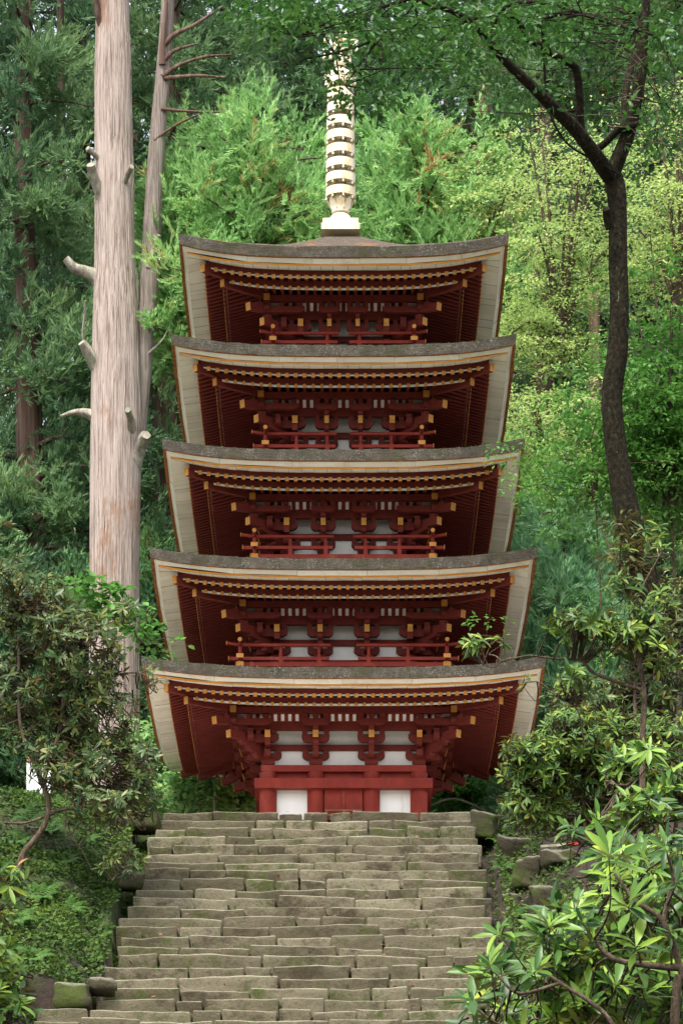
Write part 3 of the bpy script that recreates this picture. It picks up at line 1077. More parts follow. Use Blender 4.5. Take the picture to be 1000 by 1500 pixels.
    for j in range(9):
        yc = 284.5 - j * 20.6
        r = px(22 - j * .35)
        b = MB()
        hb = px(5.9)
        zc = Zf(yc)
        b.lathe([(r, zc - hb), (r, zc + hb), (r - .02, zc + hb), (r - .02, zc - hb), (r, zc - hb)], (ax, 0, 0), 'metal', 32, True)
        b.lathe([(px(7.2), zc + hb * .6), (px(9), zc + hb * .3), (px(9), zc - hb * .9), (px(7.2), zc - hb * 1.2)], (ax, 0, 0), 'hub', 16)
        for q in range(8):
            a = q * math.pi / 4 + .2
            b.beam((ax + math.cos(a) * px(8), math.sin(a) * px(8), zc - hb * .7), (ax + math.cos(a) * (r - .012), math.sin(a) * (r - .012), zc - hb * .7), .022, .016, 'hub')
            bell(b, ax + math.cos(a) * (r - .012), math.sin(a) * (r - .012), zc - hb * .75, .95)
        b.build("ring", f)
    cp = MB()
    zc = Zf(113)
    cp.lathe([(px(20), zc - .04), (px(20.5), zc), (px(17), zc + .05), (px(9), zc + .10), (px(6), zc + .11)], (ax, 0, 0), 'metal', 24)
    for q in range(8):
        a = q * math.pi / 4
        for e in (0, 1):
            cx_, cy_ = ax + math.cos(a) * px(21), math.sin(a) * px(21)
            cp.tube([(cx_, cy_, zc - .03), (cx_ + math.cos(a) * .03, cy_ + math.sin(a) * .03, zc + .01), (cx_ + math.cos(a) * .02, cy_ + math.sin(a) * .02, zc + .045), (cx_, cy_, zc + .03)], .01, 'metal', 6)
        bell(cp, cx_, cy_, zc - .05, 1.2)
        bell(cp, ax + math.cos(a + .4) * px(16), math.sin(a + .4) * px(16), zc - .07, 1.4)
    cp.build("canopy", f)
    vs = MB()
    vs.lathe([(px(7), Zf(98)), (px(9.5), Zf(94)), (px(8.5), Zf(90)), (px(4), Zf(86)), (px(2.2), Zf(80)), (px(1.6), Zf(70)), (px(1.6), Zf(44)), (px(3), Zf(42)), (px(1.2), Zf(36)), (0, Zf(30))], (ax, 0, 0), 'metal', 16)
    for yy, ln in ((56, 24), (72, 27)):
        for q in range(4):
            a = q * math.pi / 2 + .35 + (yy > 60) * .7
            ex, ey = ax + math.cos(a) * px(ln), math.sin(a) * px(ln)
            z0_ = Zf(yy)
            vs.tube([(ax, 0, z0_), (ax + math.cos(a) * px(ln) * .6, math.sin(a) * px(ln) * .6, z0_ - .01), (ex, ey, z0_ + .02), (ex + math.cos(a) * .02, ey + math.sin(a) * .02, z0_ + .07)], .012, 'metal', 6)
            bell(vs, ex, ey, z0_ - .0, 1.5)
            bell(vs, ax + math.cos(a) * px(ln) * .62, math.sin(a) * px(ln) * .62, z0_ - .02, 1.4)
    vs.build("jewel_spire", f)
    return root


pag()


# ------------------------------------------------------------------ plants
def curve(pts, n=12):
    """smooth polyline through points"""
    pts = np.asarray(pts, float)
    k = len(pts)
    t = np.linspace(0, k - 1, n)
    P = np.vstack([2 * pts[0] - pts[1], pts, 2 * pts[-1] - pts[-2]])
    out = []
    for s in t:
        i = min(int(s), k - 2)
        f = s - i
        p0, p1, p2, p3 = P[i], P[i + 1], P[i + 2], P[i + 3]
        out.append(.5 * (2 * p1 + (p2 - p0) * f + (2 * p0 - 5 * p1 + 4 * p2 - p3) * f * f + (3 * p1 - p0 - 3 * p2 + p3) * f ** 3))
    return np.array(out)


def clumps_to_leaves(C, AX, r, nbl, bl, bw, rg, clr, bias=1.0, spread=.22, ntw=15):
    """tufts of feathered twigs: every clump throws ntw twigs outward, each set with short needles"""
    n = len(C)
    ti = np.repeat(np.arange(n), ntw)
    k = len(ti)
    td = unit(rg.normal(0, 1, (k, 3)) * .72 + AX[ti] * bias)
    tp = C[ti] + rg.normal(0, 1, (k, 3)) * (r[ti] * spread)[:, None]
    tl = r[ti] * rg.uniform(.7, 1.15, k)
    tc = clr[ti] + rg.normal(0, .12, k)
    per = max(3, nbl // ntw)
    bi = np.repeat(np.arange(k), per)
    m = len(bi)
    q = rg.uniform(.12, 1.0, m)
    d = unit(td[bi] + unit(rg.normal(0, 1, (m, 3))) * (.75 - .35 * q)[:, None] + np.array([0, 0, .12]))
    P = tp[bi] + td[bi] * (tl[bi] * q)[:, None]
    P[:, 2] -= .16 * tl[bi] * q * q
    L = r[ti][bi] * bl * rg.uniform(.6, 1.2, m) * (1.1 - .4 * q)
    N = rg.normal(0, 1, (m, 3)) + np.array([0, 0, .6])
    rnd = np.clip(tc[bi] + rg.normal(0, .10, m), 0, 1)
    return (P, d, N, L, bw * rg.uniform(.8, 1.25, m), T_BLADE, rnd)


def cedar(seed, H, zc0, Rm, nbr, cr, nbl, bl, bw, mat, droop=.35, rt=.32, upt=.25, trunk_mat='cedar_bark', top=.95, gap=.95):
    """trunk and crown meshes of a conifer standing at the origin"""
    rg = np.random.default_rng(seed)
    tr = MB()
    zz = np.linspace(-1.2, H, 16)
    tx = np.stack([.12 * np.sin(zz * .22 + seed), .12 * np.cos(zz * .19 + seed), zz], 1)
    tx[:2, :2] *= .5
    rad = rt * np.clip(1 - .9 * np.clip(zz / H, 0, 1), .07, 1) * (1 + .35 * np.exp(-np.clip(zz, 0, 9) * 1.2))
    tr.tube(tx, rad, trunk_mat, 14, .07, seed=seed)
    C, A, Rr, K = [], [], [], []
    t = np.sort(rg.uniform(0, 1, nbr))
    for i, ti in enumerate(t):
        z = zc0 + (H * .985 - zc0) * ti
        L = Rm * (max(0, 1 - ti * top) ** .75) * rg.uniform(.6, 1.15) + .3
        az = i * 2.39996 + rg.normal(0, .35)
        ca, sa = math.cos(az), math.sin(az)
        b0 = np.array([np.interp(z, zz, tx[:, 0]), np.interp(z, zz, tx[:, 1]), z])

        def at(s):
            return b0 + np.array([ca * L * s, sa * L * s, upt * L * s - droop * L * s * s + .10 * L * max(0, s - .7)])
        pts = np.array([at(s) for s in np.linspace(0, .95, 5)])
        tr.tube(pts, np.linspace(.018 + .016 * L, .008, 5), trunk_mat, 5, cap=False)
        n = max(2, int(L / (cr * gap)) + 1)
        kc = rg.uniform(.15, .85)
        for s in np.linspace(.28, 1.0, n):
            for side in range(2 if s < .92 and L > 1.2 else 1):
                p = at(s)
                if side or rg.random() < .5:
                    w_ = rg.normal(0, .22) * L * (1.1 - s * .5)
                    p = p + np.array([-sa * w_, ca * w_, rg.normal(0, .1) * L - .04 * abs(w_)])
                C.append(p)
                A.append(np.array([ca * .55, sa * .55, .55 + rg.normal(0, .25)]))
                Rr.append(cr * rg.uniform(.65, 1.3))
                K.append(kc + rg.normal(0, .1))
    for z in np.linspace(H * .95, H * 1.01, 3):
        C.append(np.array([tx[-1, 0], tx[-1, 1], z])); A.append(np.array([0, 0, 1.])); Rr.append(cr * .8); K.append(.6)
    st = clumps_to_leaves(np.array(C), unit(np.array(A)), np.array(Rr), nbl, bl, bw, rg, np.array(K))
    return tr.mesh("trunk"), leaf_mesh("crown", [st], mat)


def stand(proto, px, Y, label, cat='tree', name='cedar_tree', group=None, rz=0., sc=1.0, dz=0.):
    x = (px - 500) * Y / F
    z = float(terrain(x, Y)) + dz
    t = thing(name, (x, Y, z), label, cat, group)
    t.rotation_euler[2] = rz
    t.scale = (sc, sc, sc)
    place(proto[0], "trunk", t)
    place(proto[1], "crown", t)
    return t


D1 = cedar(1, 24, 1.2, 2.7, 118, .50, 225, .34, .026, 'cedar_dark', .40, .36)
D2 = cedar(2, 27, 2.0, 3.0, 112, .55, 225, .34, .028, 'cedar_dark', .48, .40)
D3 = cedar(3, 22, 0.8, 2.5, 150, .48, 225, .34, .026, 'cedar_mid', .38, .30)
gA = "dark cedars standing on the slope behind the pagoda"
spec = [  # proto, px, Y, rz, scale, label
    (D1, 40, 63, .3, 1.0, "dark cedar filling the upper left edge beside the pale bare trunk"),
    (D2, -60, 69, 1.9, 1.0, "dark cedar partly cut off by the left edge of the photo"),
    (D2, 118, 71, 2.2, 1.0, "tall dark cedar showing straight behind the pale bare trunk"),
    (D1, 250, 66, 4.0, 1.05, "dark cedar between the pale bare trunk and the pagoda's left eaves"),
    (D3, 335, 73, 1.0, 1.1, "mid green cedar behind the fresh green cedar left of the finial"),
    (D2, 445, 70, 5.2, .86, "dark cedar rising behind the left side of the finial"),
    (D3, 560, 68, .7, .92, "mid green cedar rising just right of the finial"),
    (D2, 690, 72, 3.1, .84, "dark cedar with a reddish trunk seen high above the right roof corners"),
    (D1, 790, 65, 2.5, .9, "dark cedar behind the right eaves of the lower roofs"),
    (D3, 905, 69, 4.4, 1.05, "mid green cedar behind the dark leaning trunk on the right"),
    (D1, 1030, 64, 1.3, 1.0, "dark cedar at the upper right edge behind the leafy branches"),
]
for pr, px, Y, rz, sc, lb in spec:
    stand(pr, px, Y, lb, group=gA, rz=rz, sc=sc)


def forest():
    rg = np.random.default_rng(40)
    sets = []
    tr = MB()
    for Y, st in ((82, 115), (94, 100)):
        for px in np.arange(-160, 1180, st) + rg.uniform(-25, 25):
            Y_ = Y + rg.uniform(-3, 3)
            x = (px - 500) * Y_ / F
            z0 = float(terrain(x, Y_))
            H = rg.uniform(17, 24) * (.6 if px < 150 else .75 if 520 < px < 830 else 1)
            tr.tube([(x, Y_, z0 - 1), (x, Y_, z0 + H * .5), (x, Y_, z0 + H)], [.4, .25, .04], 'cedar_bark', 7)
            n = 120
            t = rg.uniform(0, 1, n)
            L = 3.2 * (1 - t * .93) ** .75 * np.sqrt(rg.uniform(.1, 1, n))
            a = rg.uniform(0, 6.28, n)
            C = np.stack([x + np.cos(a) * L, Y_ + np.sin(a) * L, z0 + .8 + t * (H - .5) - .2 * L], 1)
            A = unit(np.stack([np.cos(a), np.sin(a), np.full(n, .8)], 1))
            sets.append(clumps_to_leaves(C, A, rg.uniform(.55, .95, n), 75, .40, .05, rg, rg.uniform(.1, .9, n)))
    o = place(leaf_mesh("forest", sets, 'cedar_dark'), "forest")
    tag(o, "dense dark cedar forest filling the hillside far behind", "forest", kind='stuff')
    t = tr.build("forest_trunks", o)
    t['kind'] = 'stuff'


forest()

# fresh green cedars catching the light beside the finial
L1 = cedar(7, 13.5, 9.6, 1.9, 64, .50, 520, .27, .018, 'cedar_light', .30, .22, .30, top=.62, gap=1.5)
L2 = cedar(8, 12.0, 2.0, 2.0, 115, .48, 520, .27, .018, 'cedar_light', .34, .20, .30, top=.85, gap=1.5)
stand(L1, 365, 58.0, "fresh yellow green cedar with rounded tufts left of the finial", name='young_cedar', rz=.4)
stand(L2, 462, 60.5, "fresh green cedar directly behind the finial base", name='young_cedar', rz=2.0, sc=1.02)
L3 = cedar(11, 13.4, 9.3, 1.45, 60, .42, 420, .32, .019, 'cedar_light', .25, .16, .30, top=.6)
stand(L3, 318, 58.6, "smaller fresh green cedar behind the top roof's left corner", name='young_cedar', rz=3.3, sc=1.0)
stand(L1, 625, 60.0, "fresh green cedar with rounded tufts right of the finial", name='young_cedar', rz=4.1, sc=.98)
S1 = cedar(9, 7.2, .3, 1.35, 110, .40, 330, .42, .015, 'cedar_soft', .75, .12, .2)
stand(S1, 835, 54.5, "soft pale green young cedar with drooping sprays right of the lower roofs", name='young_cedar', rz=.3, sc=1.05)
stand(S1, 760, 57, "drooping young cedar half hidden behind the right roof corners", name='young_cedar', rz=2.5, sc=1.1)
S2 = cedar(10, 6.2, .2, 1.5, 110, .34, 260, .36, .022, 'cedar_mid', .45, .14, .2)
stand(S2, -25, 52, "mid green young cypress low at the left edge behind the rhododendron", name='young_cypress', rz=.9, sc=1.0)
stand(S2, 95, 60, "mid green young cypress just left of the pale trunk", name='young_cypress', rz=2.9, sc=1.0)
stand(S2, 232, 62, "mid green young cypress between pale trunk and lower roof corners", name='young_cypress', rz=4.9, sc=1.15)


# ---- the big pale trunk with sawn limbs
def pale_trunk():
    Y = 57.0
    base = W(166, 1200, Y)
    root = thing("bare_cedar", tuple(base), "huge pale bare cedar trunk with sawn limb stubs left of the pagoda", "tree")
    def loc(px, py, dy=0.):
        return W(px, py, Y) + np.array([0, dy, 0]) - base
    wpx = lambda p: p * Y / F
    mb = MB()
    rows = [(165, 1480, 52), (165, 1340, 44), (166, 1230, 40), (167, 1150, 38), (168, 1000, 37), (168, 850, 36.5), (169, 740, 36.5), (170, 640, 37), (170, 560, 36.5), (170, 470, 33.5), (169, 400, 31), (168, 330, 29), (168, 260, 28.5), (167, 200, 28), (166, 120, 27), (166, 60, 26), (165, 0, 25), (164, -120, 23), (164, -260, 20)]
    pts = curve([loc(a, b) for a, b, c in rows], 70)
    rad = np.interp(np.linspace(0, len(rows) - 1, 70), range(len(rows)), [wpx(c) for a, b, c in rows]) * (1 + .022 * np.sin(np.linspace(0, 31, 70)) * np.sin(np.linspace(1, 12, 70)))
    mb.tube(pts, rad, 'pale_bark', 72, .016, seed=2)
    rq = np.random.default_rng(6)
    for i in range(230):                          # loose strips of fibrous bark
        j = rq.integers(4, 58); ln = rq.integers(1, 5)
        a_ = rq.uniform(-2.9, -.2)
        P = []
        for q in np.linspace(0, 1, 6):
            jj = min(68.9, j + ln * q); i0 = int(jj)
            c0 = pts[i0] * (1 - jj + i0) + pts[i0 + 1] * (jj - i0)
            r0 = rad[i0] * 1.004 + .028 * max(0, .25 - q) * rq.uniform(.3, 1.2)
            P.append(c0 + np.array([math.cos(a_) * r0, math.sin(a_) * r0, 0]))
            a_ += rq.normal(0, .012)
        mb.tube(P, np.array([.2, .8, 1, 1, .7, .2]) * rq.uniform(.005, .011), 'pale_bark', 5, cap=False)
    mb.build("trunk", root)
    mb = MB()
    rows = [(192, 700, 12), (199, 640, 13.5), (206, 560, 14), (214, 460, 14.5), (219, 400, 14.5), (224, 300, 13), (230, 200, 12), (237, 120, 11), (243, 40, 10), (248, -60, 9), (252, -200, 7)]
    pts = curve([loc(a, b, .12) for a, b, c in rows], 50)
    rad = np.interp(np.linspace(0, len(rows) - 1, 50), range(len(rows)), [wpx(c) for a, b, c in rows])
    mb.tube(pts, rad, 'grey_bark', 40, .02, seed=5)
    mb.build("second_trunk", root)
    st = [  # polyline of pixels, radii, forward offset
        ([(166, 450), (146, 412), (128, 403), (110, 398), (98, 386)], [24, 14, 10, 8.5, 7], -.10),
        ([(166, 590), (146, 545), (132, 526), (122, 513)], [16, 13, 10, 7], -.16),
        ([(132, 528), (123, 500), (126, 470), (128, 455)], [3, 2.4, 2, 1.2], -.2),
        ([(166, 632), (140, 612), (114, 607), (90, 615)], [17, 10, 4.5, 2], -.08),
        ([(162, 335), (148, 290), (139, 270), (136, 259)], [12, 10, 8, 7], -.22),
        ([(162, 252), (144, 238), (131, 232)], [5, 4.2, 4], -.18),
        ([(170, 300), (186, 273), (196, 265)], [7, 5, 4.2], -.26),
        ([(160, 90), (152, 50), (144, 25), (141, -20), (136, -80)], [9, 7, 5.5, 4, 2.5], -.22),
        ([(182, 660), (194, 634), (191, 622)], [10, 8, 5], -.32),
        ([(184, 730), (202, 672), (211, 656), (216, 651)], [9, 14, 11, 8], -.22),
        ([(194, 500), (200, 440), (199, 395)], [6, 4.5, 3], -.02),
        ([(218, 392), (228, 364), (234, 352)], [6, 4.2, 3], -.1),
        ([(215, 520), (238, 498), (249, 476)], [2, 1.6, 1], .0),
        ([(238, 112), (262, 95), (300, 82), (340, 78)], [4, 3.2, 2.4, 1], .02),
        ([(240, 88), (258, 72), (290, 62)], [4, 3, 1.2], .02),
        ([(238, 68), (256, 50), (285, 35), (325, 8)], [5, 4, 3, 2], .02),
        ([(238, 95), (239, 60), (243, 20), (247, -30)], [5, 4.5, 3.5, 2], -.04),
        ([(240, 115), (290, 110), (330, 112)], [3.2, 2.6, 1.6], .02),
        ([(236, 160), (270, 162), (320, 163), (360, 155)], [2.5, 2, 1.6, 1], .02),
        ([(226, 205), (262, 180), (318, 155)], [2.5, 2, 1], .02),
    ]
    for k, (pp, rr, dy) in enumerate(st):
        mb = MB()
        mb.tube(curve([loc(a, b, dy * 2.2 * i / (len(pp) - 1)) for i, (a, b) in enumerate(pp)], 3 * len(pp)), np.interp(np.linspace(0, len(pp) - 1, 3 * len(pp)), range(len(pp)), [wpx(r) * (.84 if i_ else 1) for i_, r in enumerate(rr)]), 'limb_wood' if k not in (7, 13, 14, 15, 16, 17, 18, 19) else 'cedar_bark', 14, .14, seed=k)
        mb.build("limb_stub" if k not in (2, 12, 13, 14, 15, 16, 17, 18, 19, 7) else "branch", root)


pale_trunk()


# ---- broadleaf generators
def sprays(C, rad, nl, leaf, rg, clr, droop=.35, tm=T_RHOMB, wid=.5, tilt=.28, flat=.045):
    n = len(C)
    idx = np.repeat(np.arange(n), nl)
    m = len(idx)
    a = rg.uniform(0, 6.283, m)
    q = np.sqrt(rg.uniform(0, 1, m))
    r = q * rad[idx]
    out = np.stack([np.cos(a), np.sin(a), 0 * a], 1)
    P = C[idx] + out * r[:, None]
    P[:, 2] += -droop * r * q + rg.normal(0, flat, m) * rad[idx]
    # a tilt of the whole spray
    tx = rg.normal(0, .25, (n, 2))
    P[:, 2] += (np.cos(a) * tx[idx, 0] + np.sin(a) * tx[idx, 1]) * r
    D = unit(out + rg.normal(0, .55, (m, 3)) + np.array([0, 0, -.25]))
    N = unit(rg.normal(0, tilt, (m, 3)) + np.array([0, 0, 1.]))
    L = leaf * rg.uniform(.7, 1.25, m)
    return (P, D, N, L, L * wid, tm, np.clip(clr[idx] + rg.normal(0, .2, m), 0, 1))


def leafy_tree(name, label, cat, base, limbs, leafmat_, leaf, nl, srad, per, seed, bark='twig', rt=.05, group=None, tm=T_RHOMB, wid=.5, droop=.35, spread=.5):
    """limbs: polylines in world space, each carrying layered sprays of leaves along its outer part"""
    rg = np.random.default_rng(seed)
    base = np.asarray(base, float)
    root = thing(name, tuple(base), label, cat, group)
    tr = MB()
    C, K = [], []
    for lb, r0 in limbs:
        pts = curve([np.asarray(p, float) - base for p in lb], 5 * len(lb))
        tr.tube(pts, np.linspace(r0, r0 * .25, len(pts)), bark, 8, .08, seed=seed)
        tot = len(pts)
        for j in range(per):
            s = rg.uniform(.25, 1.02) * (tot - 1)
            i = int(min(s, tot - 2)); f = s - i
            p = pts[i] * (1 - f) + pts[i + 1] * f
            e = p + rg.normal(0, 1, 3) * np.array([spread, spread, spread * .55])
            if rg.random() < .45:
                tr.tube([p, (p + e) / 2 + np.array([0, 0, .05]), e], [r0 * .18 + .004, r0 * .1 + .003, .003], bark, 4, cap=False)
            C.append(e)
            K.append(rg.uniform(.2, .8))
    C = np.array(C)
    st = sprays(C, srad * rg.uniform(.6, 1.3, len(C)), nl, leaf, rg, np.array(K), droop, tm, wid)
    tr.build("trunk", root)
    place(leaf_mesh("crown", [st], leafmat_), "crown", root)
    return root


def spread_limbs(rg, foot, fork, n, ctr, rad, r0):
    """trunk from foot to fork, then n limbs reaching points of an ellipsoid"""
    L = [([foot, (np.asarray(foot) * .5 + np.asarray(fork) * .5) + np.array([.1, 0, 0]), fork], r0)]
    for i in range(n):
        d = rg.normal(0, 1, 3); d /= np.linalg.norm(d)
        e = np.asarray(ctr) + d * np.asarray(rad) * rg.uniform(.75, 1.0)
        m = np.asarray(fork) * .45 + e * .55 + np.array([0, 0, .25])
        L.append(([fork, m, e], r0 * .45))
    return L


def gtree(name, label, px, Y, foot_y, fork_y, ctr, rad_px, n, seed, mat, leaf, nl, srad, per, r0=.08, cat='tree', bark='twig', group=None, tm=T_RHOMB, wid=.5, spread=.5, droop=.35):
    rg = np.random.default_rng(seed)
    x = (px - 500) * Y / F
    foot = np.array([x, Y, float(terrain(x, Y)) - .1])
    fork = W(px + rg.uniform(-8, 8), fork_y, Y)
    c = W(ctr[0], ctr[1], Y)
    rad = np.array([rad_px[0] * Y / F, min(rad_px[0] * Y / F, 1.6), rad_px[1] * Y / F])
    return leafy_tree(name, label, cat, foot, spread_limbs(rg, foot, fork, n, c, rad, r0), mat, leaf, nl, srad, per, seed, bark, group=group, tm=tm, wid=wid, spread=spread, droop=droop)


gtree('maple_tree', "yellow green maple in light tiers right of the top roof", 815, 57, 1100, 500, (800, 360), (105, 215), 20, 21, 'maple', .075, 105, .58, 6, .09)
gtree('maple_tree', "pale yellow green maple above the top roof's right corner", 712, 60, 1100, 420, (705, 300), (80, 110), 14, 22, 'maple', .075, 105, .58, 6, .08)
gtree('maple_tree', "yellow green maple tier low between right eaves and dark trunk", 800, 55.5, 1050, 720, (815, 620), (75, 110), 15, 23, 'maple', .075, 105, .58, 6, .07)
gtree('broadleaf_tree', "mid green broadleaf tree filling the right edge beside the dark trunk", 985, 47, 1000, 760, (975, 560), (80, 240), 30, 24, 'green', .10, 60, .36, 9, .06, wid=.55)
gtree('broadleaf_tree', "light green tree in the upper right corner behind the dark trunk", 1005, 58, 1100, 480, (975, 260), (90, 170), 16, 25, 'maple', .075, 105, .58, 6, .09)
gtree('broadleaf_sapling', "small green sapling with leaf tiers just left of the dark trunk's foot", 872, 46.5, 1000, 740, (845, 700), (45, 75), 12, 26, 'green', .085, 38, .28, 6, .03, cat='sapling')


# ---- dark cherry tree on the right
def cherry():
    Y = 44.0
    x = (955 - 500) * Y / F
    base = np.array([x, Y, float(terrain(x, Y))])
    root = thing("cherry_tree", tuple(base), "dark mossy cherry tree with forked leaning trunk framing the right side", "tree")
    def lc(px, py, dy=0.):
        return W(px, py, Y + dy) - base
    wp = lambda p: p * Y / F
    def limb(nm, rows, dy0=0., dy1=0., n=40, wob=.07, seg=16, sd=0):
        k = len(rows)
        pts = curve([lc(a, b, dy0 + (dy1 - dy0) * i / (k - 1)) for i, (a, b, c) in enumerate(rows)], n)
        rad = np.interp(np.linspace(0, k - 1, n), range(k), [wp(c) * (.88 if nm == 'trunk' else 1.) for a, b, c in rows])
        mb = MB(); mb.tube(pts, rad, 'dark_bark', seg, wob, seed=sd)
        return mb.build(nm, root), pts
    limb("trunk", [(968, 1310, 44), (962, 1180, 36), (958, 1080, 33), (950, 960, 30), (938, 830, 26), (922, 770, 21), (908, 700, 19), (899, 640, 18), (895, 580, 17.5), (903, 520, 16.5), (906, 450, 15), (904, 380, 15.5), (904, 320, 15), (901, 275, 16), (893, 250, 15)], 0, 0, 60, .09, 24)
    A = limb("limb", [(897, 262, 13), (880, 240, 12), (862, 215, 10.5), (838, 185, 9.5), (810, 158, 8.5), (780, 128, 7.5), (745, 95, 6.5), (715, 60, 5.5), (690, 32, 4.5), (650, 12, 3.5), (600, -2, 2.5)], 0, -3.0, 44, sd=1)
    B = limb("limb", [(858, 212, 6), (849, 185, 6.5), (848, 140, 6), (842, 100, 5.5), (825, 88, 5.5), (795, 70, 5.2), (770, 52, 5), (758, 32, 4.6), (735, 20, 4), (700, 25, 3), (665, 38, 2)], 0, -2.0, 40, sd=2)
    Cc = limb("limb", [(895, 258, 12), (905, 232, 11.5), (918, 200, 10.5), (928, 160, 9.5), (937, 110, 8.5), (941, 60, 7.5), (946, 0, 6), (950, -80, 5)], 0, -.6, 30, sd=3)
    D = limb("limb", [(912, 205, 6), (914, 150, 5.5), (920, 110, 5), (930, 70, 4.5), (935, 20, 4)], 0, .6, 20, sd=4)
    E = limb("limb", [(868, 222, 5), (885, 210, 5), (905, 190, 5), (925, 184, 5), (938, 181, 3.5)], 0, -.5, 14, sd=5)
    limb("limb", [(893, 335, 7), (889, 318, 6.5), (887, 306, 5.5)], -.25, -.4, 8, sd=6)
    G = limb("limb", [(772, 52, 4), (785, 35, 3.4), (820, 20, 3), (880, 25, 2.4), (940, 50, 1.6)], -1.2, -2.6, 20, sd=7)
    Hh = limb("limb", [(715, 60, 3), (740, 10, 2.6), (800, 5, 2.4), (880, 30, 2), (960, 52, 1.4)], -2.4, -3.6, 22, sd=8)
    V = limb("vine", [(772, 60, 2.6), (780, 42, 2.2), (792, 40, 2), (796, 70, 2), (798, 120, 1.8), (804, 165, 1.8), (830, 210, 1.5), (870, 235, 1.5), (905, 255, 1.2)], -1.5, -.3, 30, sd=9)
    I = limb("limb", [(600, -2, 2.5), (560, 10, 2.2), (520, 28, 1.9), (470, 42, 1.6), (430, 55, 1.2)], -3.0, -4.2, 18, sd=10)
    J = limb("limb", [(640, 8, 2.6), (600, 40, 2.2), (560, 55, 2), (500, 75, 1.6), (440, 88, 1)], -3.0, -3.6, 20, sd=11)
    K = limb("limb", [(560, 52, 1.8), (530, 90, 1.5), (505, 125, 1)], -3.2, -3.6, 10, sd=12)
    rg = np.random.default_rng(77)
    # fine twigs and leaf sprays
    tw = MB()
    C, Kc = [], []
    zones = [  # px, py centre, spread px, number, depth range
        (420, 10, 75, 38, 52), (560, 20, 80, 34, 42), (525, 118, 62, 30, 11), (550, 140, 40, 22, 7), (650, 40, 60, 40, 30), (720, 40, 70, 40, 30), (790, 30, 70, 38, 30), (760, 150, 50, 50, 12),
        (870, 30, 70, 40, 40), (960, 50, 60, 55, 44), (960, 160, 50, 60, 24), (760, 15, 90, 22, 40), (700, 110, 45, 40, 12), (840, 130, 45, 50, 10), (600, 80, 45, 30, 10)]
    for zx, zy, sx, sy, n in zones:
        for i in range(n):
            q = lc(zx + rg.normal(0, .55) * sx, zy + rg.normal(0, .55) * sy, rg.uniform(-5.5, -1.5) if zx < 640 or rg.random() < .22 else rg.uniform(.2, 3.5))
            C.append(q); Kc.append(rg.uniform(.15, .75))
    C = np.array(C)
    allp = np.concatenate([z[1] for z in (A, B, Cc, D, G, Hh, I, J, K)])
    for q in C[::2]:
        d = np.linalg.norm(allp - q, axis=1)
        p = allp[np.argmin(d + rg.uniform(0, .3, len(d)))]
        if np.linalg.norm(p - q) < 1.9:
            tw.tube(curve([p, (p + q) / 2 + rg.normal(0, .08, 3), q], 6), np.linspace(.011, .003, 6), 'dark_bark', 4, cap=False)
    for i in range(26):    # bare hanging twigs on the right
        a = lc(930 + rg.uniform(-15, 20), 130 + rg.uniform(-40, 110), rg.uniform(-.8, .2))
        e = a + np.array([rg.uniform(-.9, .9), rg.uniform(-.6, .3), rg.uniform(-.35, .25)])
        tw.tube(curve([a, (a + e) / 2 + rg.normal(0, .1, 3), e], 7), np.linspace(.010, .003, 7), 'twig', 4, cap=False)
    o = tw.build("twigs", root)
    o['kind'] = 'stuff'
    st = sprays(C, .30 * rg.uniform(.6, 1.35, len(C)), 20, .10, rg, np.array(Kc), .3, T_BROAD, .46, .45, .14)
    place(leaf_mesh("crown", [st], 'cherry'), "crown", root)
    # epiphytic leaves on the lower trunk
    n = 26
    Ce = np.array([lc(rg.uniform(895, 935), rg.uniform(745, 840), -.35) for i in range(n)])
    st = sprays(Ce, np.full(n, .16), 9, .12, rg, rg.uniform(.1, .6, n), .6, T_LONG, .28, .6, .3)
    place(leaf_mesh("epiphyte", [st], 'rhodo_dark'), "epiphyte_leaves", root)


cherry()


# ---- rhododendrons: whorls of long leaves on twig ends
def whorl_set(C, AX, nl, L, wd, rg, clr, elev=(.0, .75)):
    n = len(C)
    idx = np.repeat(np.arange(n), nl)
    m = len(idx)
    AX = unit(AX)
    ref = np.where(np.abs(AX[:, 2:3]) > .9, np.array([[1., 0, 0]]), np.array([[0, 0, 1.]]))
    U = unit(np.cross(ref, AX)); Vv = np.cross(AX, U)
    a = np.tile(np.arange(nl) / nl * 6.283 * 1.618 * 2, n) + rg.normal(0, .3, m)
    el = rg.uniform(elev[0], elev[1], m)
    D = (U[idx] * np.cos(a)[:, None] + Vv[idx] * np.sin(a)[:, None]) * np.cos(el)[:, None] + AX[idx] * np.sin(el)[:, None]
    N = unit(AX[idx] + rg.normal(0, .22, (m, 3)))
    ws = rg.uniform(.7, 1.2, n)
    LL = L * rg.uniform(.6, 1.15, m) * ws[idx]
    P = C[idx] + AX[idx] * (rg.uniform(-.16, .14, m) * L)[:, None]
    D = unit(D + np.array([0, 0, -.12]) + rg.normal(0, .13, (m, 3)))
    Wd_ = LL * wd * rg.uniform(.8, 1.2, m)
    col = np.clip(clr[idx] + rg.normal(0, .2, m), 0, 1)
    kind = rg.integers(0, 3, m)
    kind[rg.random(m) < .14] = 9                # leaves that have dropped
    return [(P[kind == q], D[kind == q], N[kind == q], LL[kind == q], Wd_[kind == q], tm, col[kind == q]) for q, tm in ((0, T_LONG), (1, T_FLAT), (2, T_CURL))]


